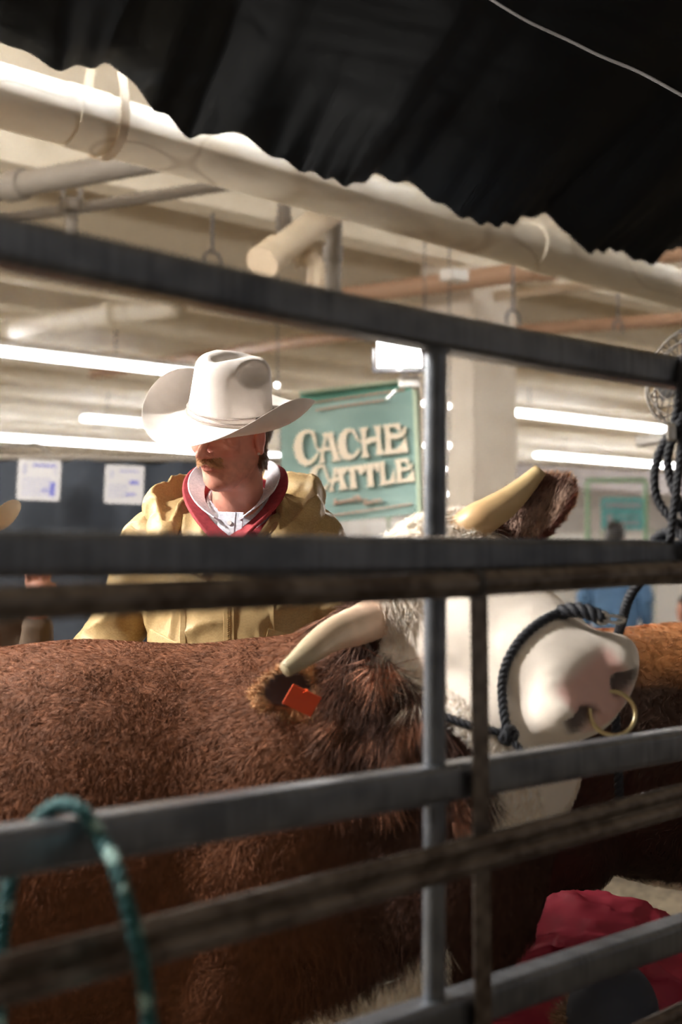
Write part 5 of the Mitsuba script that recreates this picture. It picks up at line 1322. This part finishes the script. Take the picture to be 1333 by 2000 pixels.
# ------------------------------------------------------------------ cage fan at the right edge
fc = P(1352, 735, 4.3); fax = np.array([-.72, -.66, .2]); fax /= np.linalg.norm(fax); f1 = np.cross(fax, Z); f1 /= np.linalg.norm(f1); f2 = np.cross(f1, fax)
def circ(c, r, n_=40): return np.array([c + r * (np.cos(t) * f1 + np.sin(t) * f2) for t in np.linspace(0, 2 * np.pi, n_)])
RF = .165
for zq_, rr in ((.055, .05), (.05, .095), (.035, .135), (0.0, RF), (-.05, RF), (-.085, .12), (-.09, .06)):
    add('wire_fan__guard_ring', tube(circ(fc + fax * zq_, rr), .0028 if abs(rr - RF) > .001 else .004, 6, cap=False), 'fan_wire', smooth=True)
for i in range(26):
    t = i / 26 * 2 * np.pi; e = np.cos(t) * f1 + np.sin(t) * f2
    add('wire_fan__guard_wire', tube([fc + fax * .056 + e * .03, fc + fax * .05 + e * .095, fc + fax * .035 + e * .135, fc + e * RF, fc - fax * .05 + e * RF, fc - fax * .085 + e * .12, fc - fax * .09 + e * .04], .0018, 5), 'fan_wire', smooth=True)
for i in range(3):
    t0 = i * 2.094; pts = []
    for rr in np.linspace(.03, .14, 6):
        pts.append([fc - fax * .02 + rr * (np.cos(t0 + s_) * f1 + np.sin(t0 + s_) * f2) + fax * (s_ * .05) for s_ in np.linspace(-.42, .42, 6)])
    add('wire_fan__blade', sheet(np.array(pts), .002, fax), 'dark_plastic', smooth=True)
add('wire_fan__motor', tube([fc - fax * .16, fc - fax * .03, fc + fax * .02], [.05, .055, .03], 20), 'dark_plastic', smooth=40)
b_ = fc - fax * .12; add('wire_fan__stand', tube([b_, b_ + np.array([.05, .05, -.12]), [b_[0] + .06, b_[1] + .06, .02]], .016, 12), 'fan_wire', smooth=40)
add('wire_fan__base', tube([[b_[0] + .06, b_[1] + .06, .0], [b_[0] + .06, b_[1] + .06, .03]], .2, 28), 'dark_plastic', smooth=30)
lab('wire_fan', 'round wire cage fan at the right edge', 'fan')
mat('pipe_steel', [.35, .33, .31], .4, .5)
add('bracket_bar', bar(P(1248, 862, 6.2), P(1345, 848, 6.0), .04, .045, .006), 'pipe_steel'); lab('bracket_bar', 'short grey bar left of the hanging black rope', 'bar')
# ------------------------------------------------------------------ ropes on the rails
dr_ = fence(1320, 0)[1]
def rp(*q): return [P(x_, y_, d_) for x_, y_, d_ in q]
R1 = .0078
add('tie_rope__strand', rope(rp((1336, 700, dr_ - .03), (1330, 745, dr_ - .045), (1316, 830, dr_ - .03), (1291, 880, dr_), (1279, 935, dr_), (1285, 975, dr_), (1303, 1003, dr_ - .01), (1322, 1020, dr_ - .02), (1345, 1018, dr_)), R1, step=.005, pitch=.034), 'black_rope', smooth=True)
add('tie_rope__strand', rope(rp((1345, 770, dr_ - .02), (1318, 850, dr_ - .04), (1305, 895, dr_ - .03), (1313, 945, dr_ - .03), (1328, 985, dr_ - .03), (1340, 1010, dr_)), R1, step=.005, pitch=.034), 'black_rope', smooth=True)
add('tie_rope__strand', rope(rp((1340, 800, dr_ - .03), (1331, 880, dr_ - .045), (1322, 960, dr_ - .045), (1314, 1020, dr_ - .045), (1310, 1058, dr_ - .048)), R1, step=.005, pitch=.034), 'black_rope', smooth=True)
rc0 = fence(1314, H + .004); sect = lambda t: rc0 + (.040 * np.cos(t)) * (-V) + .040 * np.sin(t) * Z
for o_ in (-.012, .006):
    pts = [sect(t) + U * (o_ + .012 * t / 6.28) for t in np.linspace(0, 2 * np.pi, 22)]
    add('tie_rope__hitch', rope(pts, R1, step=.005, pitch=.034), 'black_rope', smooth=True)
add('tie_rope__snap', box(P(1312, 845, dr_ - .05), [.016, .012, .03], None, .005), 'chrome', smooth=True)
lab('tie_rope', 'coiled black rope hanging from the top rail to a hitch at the right', 'rope')
add('lead_rope', rope([rc0 + V * .045 - Z * .03, P(1265, 1120, 2.46), P(1240, 1150, 2.50), P(1218, 1205, 2.60), P(1205, 1255, 2.70), P(1201, 1300, 2.74), P(1204, 1420, 2.76), P(1210, 1560, 2.78)], .0095, step=.005, pitch=.042), 'black_rope', smooth=True); lab('lead_rope', 'twisted black lead rope hanging beside the bull muzzle', 'rope')
da = lambda px: fence(px, 0)[1]
f3 = lambda px, h_, off: fence(px, H - .302 + h_, off)
add('flecked_rope', rope([f3(0, -.25, -.05), f3(6, -.16, -.046), f3(16, -.07, -.048), f3(45, -.012, -.044), f3(85, .026, -.026), f3(125, .040, .0), f3(168, .034, .030), f3(200, .008, .046), P(222, 1680, da(222) - .10), P(247, 1760, da(240) - .135), P(268, 1840, da(260) - .15), P(283, 1920, da(270) - .15), P(291, 2000, da(275) - .15), P(297, 2120, da(280) - .15), P(300, 2300, da(280) - .15)], .0085, step=.005, pitch=.040), 'teal_rope', smooth=True)
lab('flecked_rope', 'teal flecked rope draped over the lower square rail at left', 'rope')
